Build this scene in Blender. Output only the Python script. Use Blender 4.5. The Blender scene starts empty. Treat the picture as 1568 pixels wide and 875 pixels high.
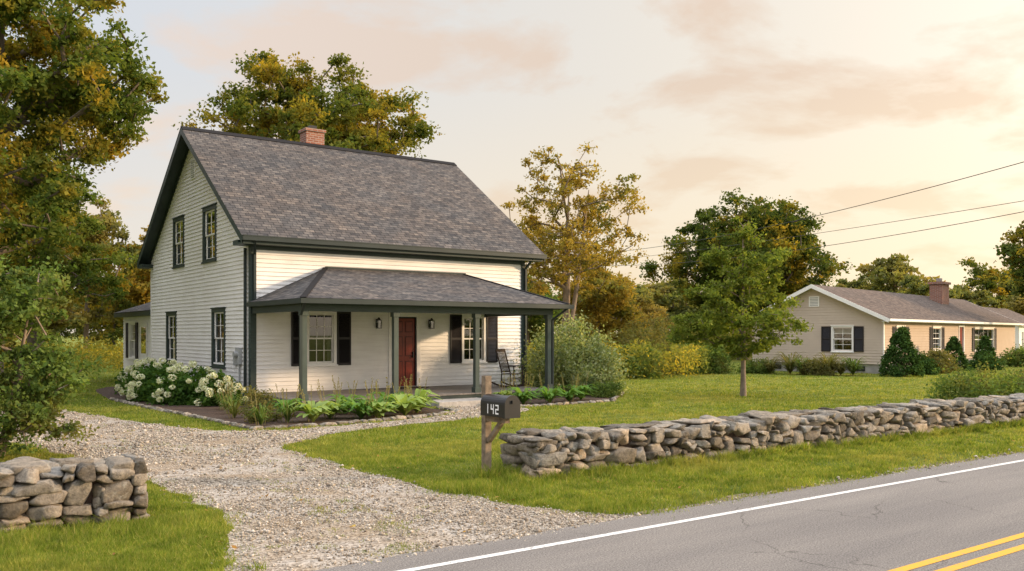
import bpy, math, random, bmesh
import numpy as np
from mathutils import Vector, Matrix, noise

scene = bpy.context.scene
R = math.radians

# ------------------------------------------------------------------ helpers
def link(ob, parent=None):
    scene.collection.objects.link(ob)
    if parent is not None:
        ob.parent = parent
    return ob

def empty(name, loc=(0, 0, 0)):
    e = bpy.data.objects.new(name, None)
    e.empty_display_size = 0.3
    e.location = loc
    return link(e)

def np_mesh(name, V, F, mats, midx=None, smooth=False):
    V = np.ascontiguousarray(V, dtype=np.float32)
    F = np.ascontiguousarray(F, dtype=np.int32)
    me = bpy.data.meshes.new(name)
    k = F.shape[1]
    me.vertices.add(len(V)); me.vertices.foreach_set('co', V.ravel())
    me.loops.add(F.size); me.loops.foreach_set('vertex_index', F.ravel())
    me.polygons.add(len(F))
    me.polygons.foreach_set('loop_start', np.arange(0, F.size, k, dtype=np.int32))
    if midx is not None:
        me.polygons.foreach_set('material_index', np.asarray(midx, dtype=np.int32))
    if smooth:
        me.polygons.foreach_set('use_smooth', np.ones(len(F), dtype=bool))
    for m in mats:
        me.materials.append(m)
    me.update(calc_edges=True)
    return me

class MB:
    """mesh collector with named materials and metre UVs"""
    def __init__(self, M=None):
        self.v = []; self.f = []; self.m = []; self.uv = []; self.mats = []
        self.M = M
    def mi(self, mat):
        if mat not in self.mats: self.mats.append(mat)
        return self.mats.index(mat)
    def poly(self, pts, mat, uv=None):
        n = len(self.v)
        for p in pts:
            p = Vector(p)
            if self.M is not None: p = self.M @ p
            self.v.append(p)
        self.f.append(list(range(n, n + len(pts))))
        self.m.append(self.mi(mat))
        if uv is None: uv = [(0, 0)] * len(pts)
        self.uv.append(uv)
    def box(self, x0, x1, y0, y1, z0, z1, mat):
        if x0 > x1: x0, x1 = x1, x0
        if y0 > y1: y0, y1 = y1, y0
        c = [(x0,y0,z0),(x1,y0,z0),(x1,y1,z0),(x0,y1,z0),(x0,y0,z1),(x1,y0,z1),(x1,y1,z1),(x0,y1,z1)]
        for q in ((3,2,1,0),(4,5,6,7),(0,1,5,4),(1,2,6,5),(2,3,7,6),(3,0,4,7)):
            self.poly([c[i] for i in q], mat)
    def beam(self, a, b, w, h, mat, up=(0, 0, 1)):
        a = Vector(a); b = Vector(b); d = (b - a).normalized(); up = Vector(up)
        s = d.cross(up)
        if s.length < 1e-4: s = d.cross(Vector((1, 0, 0)))
        s.normalize(); u = s.cross(d).normalized()
        s *= w / 2; u *= h / 2
        c = [a - s - u, a + s - u, a + s + u, a - s + u, b - s - u, b + s - u, b + s + u, b - s + u]
        for q in ((0,1,2,3),(7,6,5,4),(0,4,5,1),(1,5,6,2),(2,6,7,3),(3,7,4,0)):
            self.poly([c[i] for i in q], mat)
    def tube(self, a, b, r0, r1, mat, n=10, caps=True):
        a = Vector(a); b = Vector(b); d = (b - a).normalized()
        s = d.cross(Vector((0, 0, 1)))
        if s.length < 1e-3: s = Vector((1, 0, 0))
        s.normalize(); u = s.cross(d)
        A = [a + (s * math.cos(t) + u * math.sin(t)) * r0 for t in [2 * math.pi * i / n for i in range(n)]]
        B = [b + (s * math.cos(t) + u * math.sin(t)) * r1 for t in [2 * math.pi * i / n for i in range(n)]]
        for i in range(n):
            j = (i + 1) % n
            self.poly([A[i], A[j], B[j], B[i]], mat)
        if caps:
            self.poly(A[::-1], mat); self.poly(B, mat)
    def obj(self, name, parent=None):
        me = bpy.data.meshes.new(name)
        me.from_pydata([tuple(p) for p in self.v], [], self.f)
        for m in self.mats: me.materials.append(m)
        me.polygons.foreach_set('material_index', self.m)
        ul = me.uv_layers.new(name='UVMap')
        flat = [c for uv in self.uv for q in uv for c in q]
        ul.data.foreach_set('uv', flat)
        me.update()
        return link(bpy.data.objects.new(name, me), parent)

# ------------------------------------------------------------------ materials
def nt(mat):
    mat.use_nodes = True
    t = mat.node_tree; t.nodes.clear()
    return t, t.nodes, t.links

def ramp(N, stops):
    r = N.new('ShaderNodeValToRGB')
    e = r.color_ramp.elements
    e[0].position = stops[0][0]; e[0].color = (*stops[0][1], 1)
    e[1].position = stops[1][0]; e[1].color = (*stops[1][1], 1)
    for p, c in stops[2:]:
        x = e.new(p); x.color = (*c, 1)
    return r

def mixc(N, L, fac, a, b, mode='MIX'):
    m = N.new('ShaderNodeMix'); m.data_type = 'RGBA'; m.blend_type = mode
    for sock, val in ((m.inputs[0], fac), (m.inputs[6], a), (m.inputs[7], b)):
        if isinstance(val, (int, float)): sock.default_value = val
        elif isinstance(val, tuple): sock.default_value = (*val, 1)
        else: L.new(val, sock)
    return m.outputs[2]

def mathn(N, L, op, a, b=None, c=None):
    m = N.new('ShaderNodeMath'); m.operation = op
    for i, val in enumerate((a, b, c)):
        if val is None: continue
        if isinstance(val, (int, float)): m.inputs[i].default_value = val
        else: L.new(val, m.inputs[i])
    return m.outputs[0]

def noisen(N, L, vec, scale, detail=4, rough=.55, dist=0.0):
    n = N.new('ShaderNodeTexNoise'); n.inputs['Scale'].default_value = scale
    n.inputs['Detail'].default_value = detail; n.inputs['Roughness'].default_value = rough
    n.inputs['Distortion'].default_value = dist
    if vec is not None: L.new(vec, n.inputs['Vector'])
    return n

def geo_pos(N):
    return N.new('ShaderNodeNewGeometry').outputs['Position']

def principled(N, L, col, rough=.7, spec=.3, metal=0):
    p = N.new('ShaderNodeBsdfPrincipled')
    if isinstance(col, tuple): p.inputs['Base Color'].default_value = (*col, 1)
    else: L.new(col, p.inputs['Base Color'])
    if isinstance(rough, (int, float)): p.inputs['Roughness'].default_value = rough
    else: L.new(rough, p.inputs['Roughness'])
    p.inputs['Specular IOR Level'].default_value = spec
    p.inputs['Metallic'].default_value = metal
    o = N.new('ShaderNodeOutputMaterial'); L.new(p.outputs[0], o.inputs[0])
    return p

def bumpn(N, L, h, strength, dist, p):
    b = N.new('ShaderNodeBump'); b.inputs['Strength'].default_value = strength
    b.inputs['Distance'].default_value = dist
    L.new(h, b.inputs['Height']); L.new(b.outputs[0], p.inputs['Normal'])

def simple(name, col, rough=.6, var=.12, scale=3., bump=0., spec=.3, metal=0):
    m = bpy.data.materials.new(name); t, N, L = nt(m)
    g = geo_pos(N)
    n = noisen(N, L, g, scale, 6, .65)
    a = tuple(c * (1 - var) for c in col); b = tuple(min(1, c * (1 + var)) for c in col)
    r = ramp(N, [(.3, a), (.7, b)]); L.new(n.outputs['Fac'], r.inputs[0])
    p = principled(N, L, r.outputs[0], rough, spec, metal)
    if bump:
        n2 = noisen(N, L, g, scale * 12, 4); bumpn(N, L, n2.outputs['Fac'], bump, .01, p)
    return m

M_white = bpy.data.materials.new('white_painted_clapboard')
t, N, L = nt(M_white); g = geo_pos(N)
n1 = noisen(N, L, g, 1.2, 6, .7); r = ramp(N, [(.3, (.77, .755, .735)), (.65, (.85, .84, .825))]); L.new(n1.outputs['Fac'], r.inputs[0])
mp = N.new('ShaderNodeMapping'); mp.inputs['Scale'].default_value = (1.2, 1.2, 18); L.new(g, mp.inputs[0])
n2 = noisen(N, L, mp.outputs[0], 1, 4, .6); r2 = ramp(N, [(.35, (.92, .915, .91)), (.6, (1, 1, 1))]); L.new(n2.outputs['Fac'], r2.inputs[0])
c = mixc(N, L, 1.0, r.outputs[0], r2.outputs[0], 'MULTIPLY'); principled(N, L, c, .55, .3)

M_wtrim = simple('white_trim', (.82, .81, .79), .45, .05)
M_green = simple('dark_green_trim', (.035, .052, .047), .45, .2, 2, .1)
M_post = simple('porch_post_paint', (.06, .082, .072), .45, .2, 2, .1)
M_gutter = simple('dark_gutter', (.03, .04, .038), .35, .15, 2)
M_shut = simple('black_shutter', (.016, .014, .016), .45, .2)
M_red = simple('red_door_paint', (.19, .026, .014), .3, .2, 4)
M_redd = simple('red_door_recess_shade', (.08, .012, .008), .4, .2, 4)  # darker copy of the door red, paints shade into the panel recesses
M_black = simple('black_metal', (.012, .012, .013), .35, .2, 6, 0, .5)
M_grey = simple('grey_metal', (.35, .36, .36), .45, .1)
M_deck = simple('deck_boards', (.20, .18, .16), .7, .25, 5, .3)
M_ceil = simple('porch_ceiling_paint', (.6, .58, .54), .6, .05)
M_found = simple('concrete_foundation', (.30, .29, .27), .9, .2, 3, .4)
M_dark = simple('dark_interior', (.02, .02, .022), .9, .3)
M_curt = simple('curtain_fabric', (.42, .41, .39), .9, .12, 6)
M_num = simple('white_number_paint', (.8, .8, .8), .5, .03)
M_granite = simple('granite_step', (.38, .36, .33), .85, .25, 9, .5)

M_glass = bpy.data.materials.new('window_glass'); t, N, L = nt(M_glass)
fr = N.new('ShaderNodeFresnel'); fr.inputs[0].default_value = 1.6
gl = N.new('ShaderNodeBsdfGlossy'); gl.inputs['Roughness'].default_value = .02
tr = N.new('ShaderNodeBsdfTransparent'); tr.inputs[0].default_value = (.6, .66, .63, 1)
ms = N.new('ShaderNodeMixShader'); o = N.new('ShaderNodeOutputMaterial')
f2 = mathn(N, L, 'MULTIPLY_ADD', fr.outputs[0], 1.2, .03)
L.new(f2, ms.inputs[0]); L.new(tr.outputs[0], ms.inputs[1]); L.new(gl.outputs[0], ms.inputs[2]); L.new(ms.outputs[0], o.inputs[0])

def shingle(name, c1, c2, mortar, warm):
    m = bpy.data.materials.new(name); t, N, L = nt(m)
    uv = N.new('ShaderNodeUVMap')
    def layer(off, w, h):
        mp = N.new('ShaderNodeMapping'); mp.inputs['Location'].default_value = off; L.new(uv.outputs[0], mp.inputs[0])
        br = N.new('ShaderNodeTexBrick'); L.new(mp.outputs[0], br.inputs['Vector'])
        br.inputs['Scale'].default_value = 1; br.inputs['Brick Width'].default_value = w
        br.inputs['Row Height'].default_value = h; br.inputs['Mortar Size'].default_value = .011
        br.offset = .37; return br
    br = layer((0, 0, 0), .30, .15)
    br.inputs['Color1'].default_value = (*c1, 1); br.inputs['Color2'].default_value = (*c2, 1)
    br.inputs['Mortar'].default_value = (*mortar, 1)
    b2 = layer((.13, 0, 0), .17, .15)
    b2.inputs['Color1'].default_value = (.68, .68, .70, 1); b2.inputs['Color2'].default_value = (1.32, 1.28, 1.22, 1); b2.inputs['Mortar'].default_value = (.8, .8, .8, 1)
    g = geo_pos(N)
    n = noisen(N, L, g, .7, 5, .7); r = ramp(N, [(.38, (.97, .96, .95)), (.66, warm)]); L.new(n.outputs['Fac'], r.inputs[0])
    c = mixc(N, L, 1.0, br.outputs['Color'], b2.outputs['Color'], 'MULTIPLY')
    c = mixc(N, L, 1.0, c, r.outputs[0], 'MULTIPLY')
    n3 = noisen(N, L, g, 60, 3, .7); r3 = ramp(N, [(.3, (.75, .75, .75)), (.7, (1.25, 1.25, 1.25))]); L.new(n3.outputs['Fac'], r3.inputs[0])
    c = mixc(N, L, 1.0, c, r3.outputs[0], 'MULTIPLY')
    p = principled(N, L, c, .9, .15)
    bumpn(N, L, br.outputs['Fac'], -.7, .02, p)
    return m
M_shing = shingle('asphalt_shingles', (.064, .066, .070), (.12, .115, .112), (.020, .020, .022), (1.12, 1.0, .90))
M_shing2 = shingle('brown_shingles', (.095, .078, .068), (.135, .112, .098), (.045, .037, .035), (1.08, 1.0, .95))

def brick(name):
    m = bpy.data.materials.new(name); t, N, L = nt(m); g = geo_pos(N)
    s = N.new('ShaderNodeSeparateXYZ'); L.new(g, s.inputs[0])
    cb = N.new('ShaderNodeCombineXYZ'); L.new(mathn(N, L, 'ADD', s.outputs[0], s.outputs[1]), cb.inputs[0]); L.new(s.outputs[2], cb.inputs[1])
    br = N.new('ShaderNodeTexBrick'); L.new(cb.outputs[0], br.inputs['Vector'])
    br.inputs['Scale'].default_value = 1; br.inputs['Brick Width'].default_value = .22; br.inputs['Row Height'].default_value = .08
    br.inputs['Mortar Size'].default_value = .01
    br.inputs['Color1'].default_value = (.22, .08, .05, 1); br.inputs['Color2'].default_value = (.33, .14, .09, 1); br.inputs['Mortar'].default_value = (.33, .29, .26, 1)
    p = principled(N, L, br.outputs['Color'], .85, .2); return m
M_brick = brick('chimney_brick')

M_tan = simple('tan_siding', (.38, .29, .21), .6, .06, 1.5)
M_tan2 = simple('beige_siding', (.52, .44, .36), .6, .06, 1.5)

def leafmat(name, cols, patch=None, patch_scale=.45, patch_pos=(.5, .6), transl=.42, mod=None):
    """cols: per-leaf colours; patch: colours used in large turned patches; mod: (scale, lo, hi) noise-driven tint between lo and hi"""
    m = bpy.data.materials.new(name); t, N, L = nt(m)
    ge = N.new('ShaderNodeNewGeometry')
    k = len(cols)
    r = ramp(N, [(0, cols[0]), (1, cols[-1])] + [((i) / (k - 1), cols[i]) for i in range(1, k - 1)])
    L.new(ge.outputs['Random Per Island'], r.inputs[0]); c = r.outputs[0]
    if patch:
        k = len(patch)
        r2 = ramp(N, [(0, patch[0]), (1, patch[-1])] + [((i) / (k - 1), patch[i]) for i in range(1, k - 1)])
        L.new(ge.outputs['Random Per Island'], r2.inputs[0])
        n = noisen(N, L, ge.outputs['Position'], patch_scale, 3, .6)
        rr = ramp(N, [(patch_pos[0], (0, 0, 0)), (patch_pos[1], (1, 1, 1))]); L.new(n.outputs['Fac'], rr.inputs[0])
        c = mixc(N, L, rr.outputs[0], c, r2.outputs[0])
    if mod:
        nm = noisen(N, L, ge.outputs['Position'], mod[0], 5, .7, .4)
        rm_ = ramp(N, [(.36, mod[1]), (.64, mod[2])]); L.new(nm.outputs['Fac'], rm_.inputs[0])
        c = mixc(N, L, 1.0, c, rm_.outputs[0], 'MULTIPLY')
    d = N.new('ShaderNodeBsdfDiffuse'); L.new(c, d.inputs[0]); out = d.outputs[0]
    if transl > 0:
        tr = N.new('ShaderNodeBsdfTranslucent'); mx = N.new('ShaderNodeMixShader')
        bt = mixc(N, L, 1.0, c, (1.5, 1.4, .6), 'MULTIPLY'); L.new(bt, tr.inputs[0])
        mx.inputs[0].default_value = transl; L.new(d.outputs[0], mx.inputs[1]); L.new(tr.outputs[0], mx.inputs[2]); out = mx.outputs[0]
    o = N.new('ShaderNodeOutputMaterial'); L.new(out, o.inputs[0])
    return m

G1 = [(.065, .11, .028), (.10, .145, .034), (.15, .18, .045)]
GOLD = [(.25, .19, .03), (.36, .26, .04), (.20, .19, .04)]
VAR = ((.62, .66, .7), (1.35, 1.28, 1.1))
M_leaf_big = leafmat('leaves_turning', G1, GOLD, .42, (.50, .62), mod=(.9, *VAR))
M_leaf_oak = leafmat('leaves_oak', [(.07, .11, .028), (.11, .14, .032), (.16, .17, .045)], GOLD, .3, (.46, .60), mod=(.8, *VAR))
M_leaf_gold = leafmat('leaves_golden', [(.30, .23, .055), (.38, .27, .06), (.22, .20, .055)], [(.19, .19, .055), (.14, .16, .045)], .5, (.5, .65), mod=(.9, *VAR))
M_leaf_green = leafmat('leaves_green', [(.105, .155, .034), (.155, .205, .046), (.22, .25, .06)], None, transl=.45, mod=(1.8, *VAR))
M_leaf_dark = leafmat('leaves_dark', [(.05, .085, .025), (.075, .11, .03), (.11, .135, .036)], GOLD, .25, (.52, .64), mod=(.6, *VAR))
M_leaf_far = leafmat('leaves_far_hazy', [(.12, .155, .06), (.16, .18, .065), (.20, .21, .075)], [(.30, .24, .085), (.33, .27, .095)], .09, (.50, .62), mod=(.4, *VAR))  # paler leaf colours with distance haze mixed in
M_leaf_shrub = leafmat('leaves_shrub', [(.075, .13, .035), (.115, .175, .05), (.16, .22, .065)], [(.20, .18, .07), (.16, .19, .06)], .9, (.52, .64), mod=(2.2, *VAR))
M_leaf_varieg = leafmat('leaves_variegated', [(.14, .20, .08), (.26, .31, .15), (.40, .43, .27)], None, mod=(2, *VAR))
M_leaf_ever = leafmat('leaves_evergreen', [(.03, .065, .02), (.05, .10, .028), (.07, .125, .035)], None, transl=.15, mod=(2, *VAR))
M_leaf_olive = leafmat('leaves_olive', [(.13, .13, .05), (.18, .165, .065), (.11, .135, .05)], None, mod=(1.5, *VAR))
M_leaf_hyd = leafmat('leaves_hydrangea', [(.045, .10, .025), (.07, .145, .035), (.10, .18, .045)], None, mod=(3, *VAR))
M_leaf_hosta = leafmat('leaves_hosta', [(.09, .18, .04), (.13, .25, .06), (.18, .31, .075)], None)
M_petal = leafmat('hydrangea_petals', [(.55, .62, .36), (.72, .73, .52), (.80, .78, .68)], None, transl=.2)
M_gold_f = leafmat('goldenrod', [(.18, .20, .05), (.28, .26, .055), (.48, .36, .05)], [(.15, .19, .05), (.21, .23, .06)], .35, (.45, .6), mod=(1.0, *VAR))
M_blade = leafmat('grass_blades', [(.105, .16, .024), (.155, .22, .034), (.215, .27, .05), (.36, .33, .11)], [(.21, .245, .05), (.34, .32, .10)], .35, (.50, .68), .38, mod=(2.0, (.66, .72, .66), (1.30, 1.22, 1.2)))
M_dry = leafmat('dry_stems', [(.30, .25, .12), (.2, .18, .08), (.16, .18, .07)], None)
M_bark = simple('bark', (.13, .105, .08), .9, .4, 5, .6)
M_barkl = simple('bark_light', (.21, .165, .125), .9, .3, 5, .5)
M_fallen = leafmat('fallen_leaves', [(.30, .18, .05), (.22, .12, .04), (.4, .3, .08)], None, transl=.1)

# ground
M_ground = bpy.data.materials.new('lawn_ground'); t, N, L = nt(M_ground); g = geo_pos(N)
n1 = noisen(N, L, g, 26, 6, .75); r1 = ramp(N, [(.3, (.06, .082, .018)), (.5, (.135, .172, .032)), (.7, (.25, .25, .07))]); L.new(n1.outputs['Fac'], r1.inputs[0])
n2 = noisen(N, L, g, .45, 6, .65, .6); r2 = ramp(N, [(.40, (.80, .87, .77)), (.62, (1.4, 1.2, 1.25))]); L.new(n2.outputs['Fac'], r2.inputs[0])
c = mixc(N, L, 1.0, r1.outputs[0], r2.outputs[0], 'MULTIPLY')
n3 = noisen(N, L, g, 2.0, 5, .7, .4); r3 = ramp(N, [(.36, (.68, .74, .68)), (.64, (1.30, 1.22, 1.18))]); L.new(n3.outputs['Fac'], r3.inputs[0])
c = mixc(N, L, 1.0, c, r3.outputs[0], 'MULTIPLY')
p = principled(N, L, c, .95, .08); bumpn(N, L, n1.outputs['Fac'], .9, .06, p)

# gravel
M_gravel = bpy.data.materials.new('gravel_driveway'); t, N, L = nt(M_gravel); g = geo_pos(N)
v1 = N.new('ShaderNodeTexVoronoi'); v1.inputs['Scale'].default_value = 50; L.new(g, v1.inputs['Vector'])
sp = N.new('ShaderNodeSeparateColor'); L.new(v1.outputs['Color'], sp.inputs[0])
r1 = ramp(N, [(0, (.15, .125, .10)), (1, (.48, .43, .365)), (.5, (.295, .26, .215))]); L.new(sp.outputs[0], r1.inputs[0])
n2 = noisen(N, L, g, .9, 6, .7, .5); r2 = ramp(N, [(.42, (1.05, 1.05, 1.05)), (.62, (.80, .70, .57))]); L.new(n2.outputs['Fac'], r2.inputs[0])
c = mixc(N, L, 1.0, r1.outputs[0], r2.outputs[0], 'MULTIPLY')
p = principled(N, L, c, .95, .12); bumpn(N, L, v1.outputs['Distance'], -.8, .025, p)
M_peb = leafmat('gravel_pebbles', [(.16, .135, .11), (.27, .24, .20), (.37, .335, .285), (.52, .48, .42)], None, transl=0, mod=(.9, (.78, .74, .68), (1.15, 1.13, 1.1)))
M_dirt = bpy.data.materials.new('shoulder_dirt'); t, N, L = nt(M_dirt); g = geo_pos(N)
n1 = noisen(N, L, g, 30, 6, .75); r1 = ramp(N, [(.3, (.10, .08, .055)), (.5, (.20, .165, .12)), (.7, (.34, .30, .24))]); L.new(n1.outputs['Fac'], r1.inputs[0])
p = principled(N, L, r1.outputs[0], .95, .1); bumpn(N, L, n1.outputs['Fac'], .8, .03, p)

M_mulch = simple('mulch', (.07, .045, .032), .95, .45, 14, .9)

# asphalt
M_asph = bpy.data.materials.new('asphalt'); t, N, L = nt(M_asph); g = geo_pos(N)
n1 = noisen(N, L, g, 60, 4, .9); r1 = ramp(N, [(.34, (.075, .069, .062)), (.5, (.185, .172, .158)), (.66, (.35, .325, .295))]); L.new(n1.outputs['Fac'], r1.inputs[0])
mp = N.new('ShaderNodeMapping'); mp.inputs['Scale'].default_value = (.18, 1.4, 1); L.new(g, mp.inputs[0])
n2 = noisen(N, L, mp.outputs[0], 1.0, 5, .6); r2 = ramp(N, [(.35, (.84, .84, .85)), (.65, (1.10, 1.09, 1.07))]); L.new(n2.outputs['Fac'], r2.inputs[0])
c = mixc(N, L, 1.0, r1.outputs[0], r2.outputs[0], 'MULTIPLY')
nd = noisen(N, L, g, 1.3, 5, .6); ad = N.new('ShaderNodeVectorMath'); ad.operation = 'ADD'
sc = N.new('ShaderNodeVectorMath'); sc.operation = 'SCALE'; sc.inputs['Scale'].default_value = .9; L.new(nd.outputs['Color'], sc.inputs[0])
L.new(g, ad.inputs[0]); L.new(sc.outputs[0], ad.inputs[1])
v2 = N.new('ShaderNodeTexVoronoi'); v2.feature = 'DISTANCE_TO_EDGE'; v2.inputs['Scale'].default_value = .45; L.new(ad.outputs[0], v2.inputs['Vector'])
rc = ramp(N, [(.0, (.5, .5, .5)), (.008, (1, 1, 1))]); L.new(v2.outputs['Distance'], rc.inputs[0])
n4 = noisen(N, L, g, .5, 3); rm = ramp(N, [(.46, (0, 0, 0)), (.57, (1, 1, 1))]); L.new(n4.outputs['Fac'], rm.inputs[0])
ck = mixc(N, L, rm.outputs[0], (1, 1, 1), rc.outputs[0])
c = mixc(N, L, 1.0, c, ck, 'MULTIPLY')
p = principled(N, L, c, .9, .15); bumpn(N, L, n1.outputs['Fac'], .6, .012, p)

def paint(name, col):
    m = bpy.data.materials.new(name); t, N, L = nt(m); g = geo_pos(N)
    n = noisen(N, L, g, 22, 6, .75); r = ramp(N, [(.36, (.18, .175, .165)), (.45, col)]); L.new(n.outputs['Fac'], r.inputs[0])
    principled(N, L, r.outputs[0], .7, .3); return m
M_wline = paint('white_line_paint', (.62, .61, .58)); M_yline = paint('yellow_line_paint', (.62, .32, .03))

# stone
M_stone = bpy.data.materials.new('fieldstone'); t, N, L = nt(M_stone)
ge = N.new('ShaderNodeNewGeometry'); g = ge.outputs['Position']
r1 = ramp(N, [(0, (.13, .115, .095)), (1, (.44, .36, .27)), (.3, (.22, .195, .16)), (.55, (.35, .31, .255)), (.8, (.27, .26, .24))]); L.new(ge.outputs['Random Per Island'], r1.inputs[0])
n1 = noisen(N, L, g, 11, 9, .8, .4); r2 = ramp(N, [(.32, (.40, .39, .37)), (.5, (.95, .94, .92)), (.70, (1.6, 1.52, 1.38))]); L.new(n1.outputs['Fac'], r2.inputs[0])
c = mixc(N, L, 1.0, r1.outputs[0], r2.outputs[0], 'MULTIPLY')
n3 = noisen(N, L, g, 5.3, 7, .75); rl = ramp(N, [(.56, (0, 0, 0)), (.64, (.65, .65, .65))]); L.new(n3.outputs['Fac'], rl.inputs[0])
c = mixc(N, L, rl.outputs[0], c, (.42, .41, .35))
p = principled(N, L, c, .92, .15)
nb = noisen(N, L, g, 22, 9, .75); bumpn(N, L, nb.outputs['Fac'], 1.0, .05, p)

# ------------------------------------------------------------------ terrain, road
def jitter_poly(P, step=.18, amp=.07, seed=0):
    out = []
    n = len(P)
    for i in range(n):
        a = np.array(P[i], float); b = np.array(P[(i + 1) % n], float)
        k = max(1, int(np.linalg.norm(b - a) / step))
        for j in range(k):
            p = a + (b - a) * j / k
            v = noise.noise_vector(Vector((p[0] * 1.9, p[1] * 1.9, seed))) * amp * 1.6
            out.append((p[0] + v.x, p[1] + v.y))
    return out

def chaikin(P, it=2):
    for _ in range(it):
        Q = []
        for i in range(len(P)):
            a = np.array(P[i]); b = np.array(P[(i + 1) % len(P)])
            Q += [tuple(a * .75 + b * .25), tuple(a * .25 + b * .75)]
        P = Q
    return P

def in_poly(X, Y, P):
    P = np.array(P); inside = np.zeros(len(X), bool)
    x1, y1 = P[:, 0], P[:, 1]; x2, y2 = np.roll(x1, -1), np.roll(y1, -1)
    for a, b, c, d in zip(x1, y1, x2, y2):
        if b == d: continue
        m = ((b > Y) != (d > Y)) & (X < (c - a) * (Y - b) / (d - b) + a)
        inside ^= m
    return inside

def sheet(name, P, z, mat):
    me = bpy.data.meshes.new(name)
    me.from_pydata([(x, y, z) for x, y in P], [], [list(range(len(P)))])
    me.materials.append(mat); me.update()
    if me.polygons[0].normal.z < 0: me.flip_normals()
    return link(bpy.data.objects.new(name, me))

sheet('ground', [(-900, -900), (1200, -900), (1200, 1200), (-900, 1200)], 0, M_ground)

DRIVE = chaikin([(7.3, 6.6), (6.5, 7.3), (5.95, 8.6), (5.75, 11), (5.8, 13), (5.7, 15.2), (8.4, 16.9), (11.9, 17.55),
         (14.3, 18.3), (14.35, 20.6), (12.4, 20.6), (12.1, 18.9), (10.9, 18.25), (7.7, 17.7), (6.0, 17.8), (5.15, 20.0), (4.5, 23.5),
         (3.8, 27), (2.0, 29.5), (-4, 31), (-4, 28.0), (.3, 25.5), (1.4, 22), (2.5, 17), (3.1, 13), (3.2, 9.9), (2.75, 8), (1.9, 6.6)], 2)
DRIVE = jitter_poly(DRIVE, .15, .12, 3)
sheet('gravel_driveway', DRIVE, .008, M_gravel)
sh_top = [(x, 7.2 + .24 * noise.noise(Vector((x * .6, 3, 5))) + .12 * noise.noise(Vector((x * 2.4, 0, 2)))) for x in np.arange(-30, 60, .2)]
sheet('dirt_shoulder', [(-400, 7.2)] + sh_top + [(600, 7.2), (600, 6.5), (-400, 6.5)], .004, M_dirt)
BED = jitter_poly(chaikin([(5.9, 30), (6.0, 26), (6.3, 22), (6.5, 18.2), (8, 18.0), (10.7, 18.5), (12.1, 19.1), (12.35, 21.6), (9.0, 21.7), (9.0, 36), (6.8, 36)], 1), .2, .04, 8)
BED2 = jitter_poly(chaikin([(14.5, 21.7), (14.5, 19.3), (17.9, 19.5), (20.5, 21.8), (20.8, 24.5), (18.9, 25.3), (17.4, 21.7)], 1), .2, .04, 9)
bed_root = empty('garden_bed')
b1 = sheet('mulch_left', BED, .012, M_mulch); b1.parent = bed_root
b2 = sheet('mulch_right', BED2, .012, M_mulch); b2.parent = bed_root

top = [(x, 7.0 + .09 * noise.noise(Vector((x * 1.1, 0, 5))) + .05 * noise.noise(Vector((x * 6, 0, 2)))) for x in np.arange(-30, 60, .1)]
road = [(-500, 7.0)] + top + [(700, 7.0), (700, .9), (-500, .9)]
sheet('road', road, .016, M_asph)
lines = empty('road_markings')
def strip(name, y0, y1, mat, z=.020):
    ob = sheet(name, [(-500, y0), (700, y0), (700, y1), (-500, y1)], z, mat); ob.parent = lines
strip('edge_line_north', 6.475, 6.56, M_wline); strip('edge_line_south', 1.28, 1.38, M_wline)
strip('centre_line_a', 4.05, 4.145, M_yline); strip('centre_line_b', 3.82, 3.915, M_yline)

# ------------------------------------------------------------------ pebbles
rng = np.random.default_rng(5)
def cam_d(X, Y): return .588 * X + .809 * Y

def vnoise(X, Y, s, seed=0):
    r = np.random.default_rng(seed); T = r.random((64, 64))
    x = X * s; y = Y * s; xi = np.floor(x).astype(int); yi = np.floor(y).astype(int); fx = x - xi; fy = y - yi
    fx = fx * fx * (3 - 2 * fx); fy = fy * fy * (3 - 2 * fy)
    a = T[xi % 64, yi % 64]; b = T[(xi + 1) % 64, yi % 64]; c = T[xi % 64, (yi + 1) % 64]; d = T[(xi + 1) % 64, (yi + 1) % 64]
    return (a * (1 - fx) + b * fx) * (1 - fy) + (c * (1 - fx) + d * fx) * fy

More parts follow.
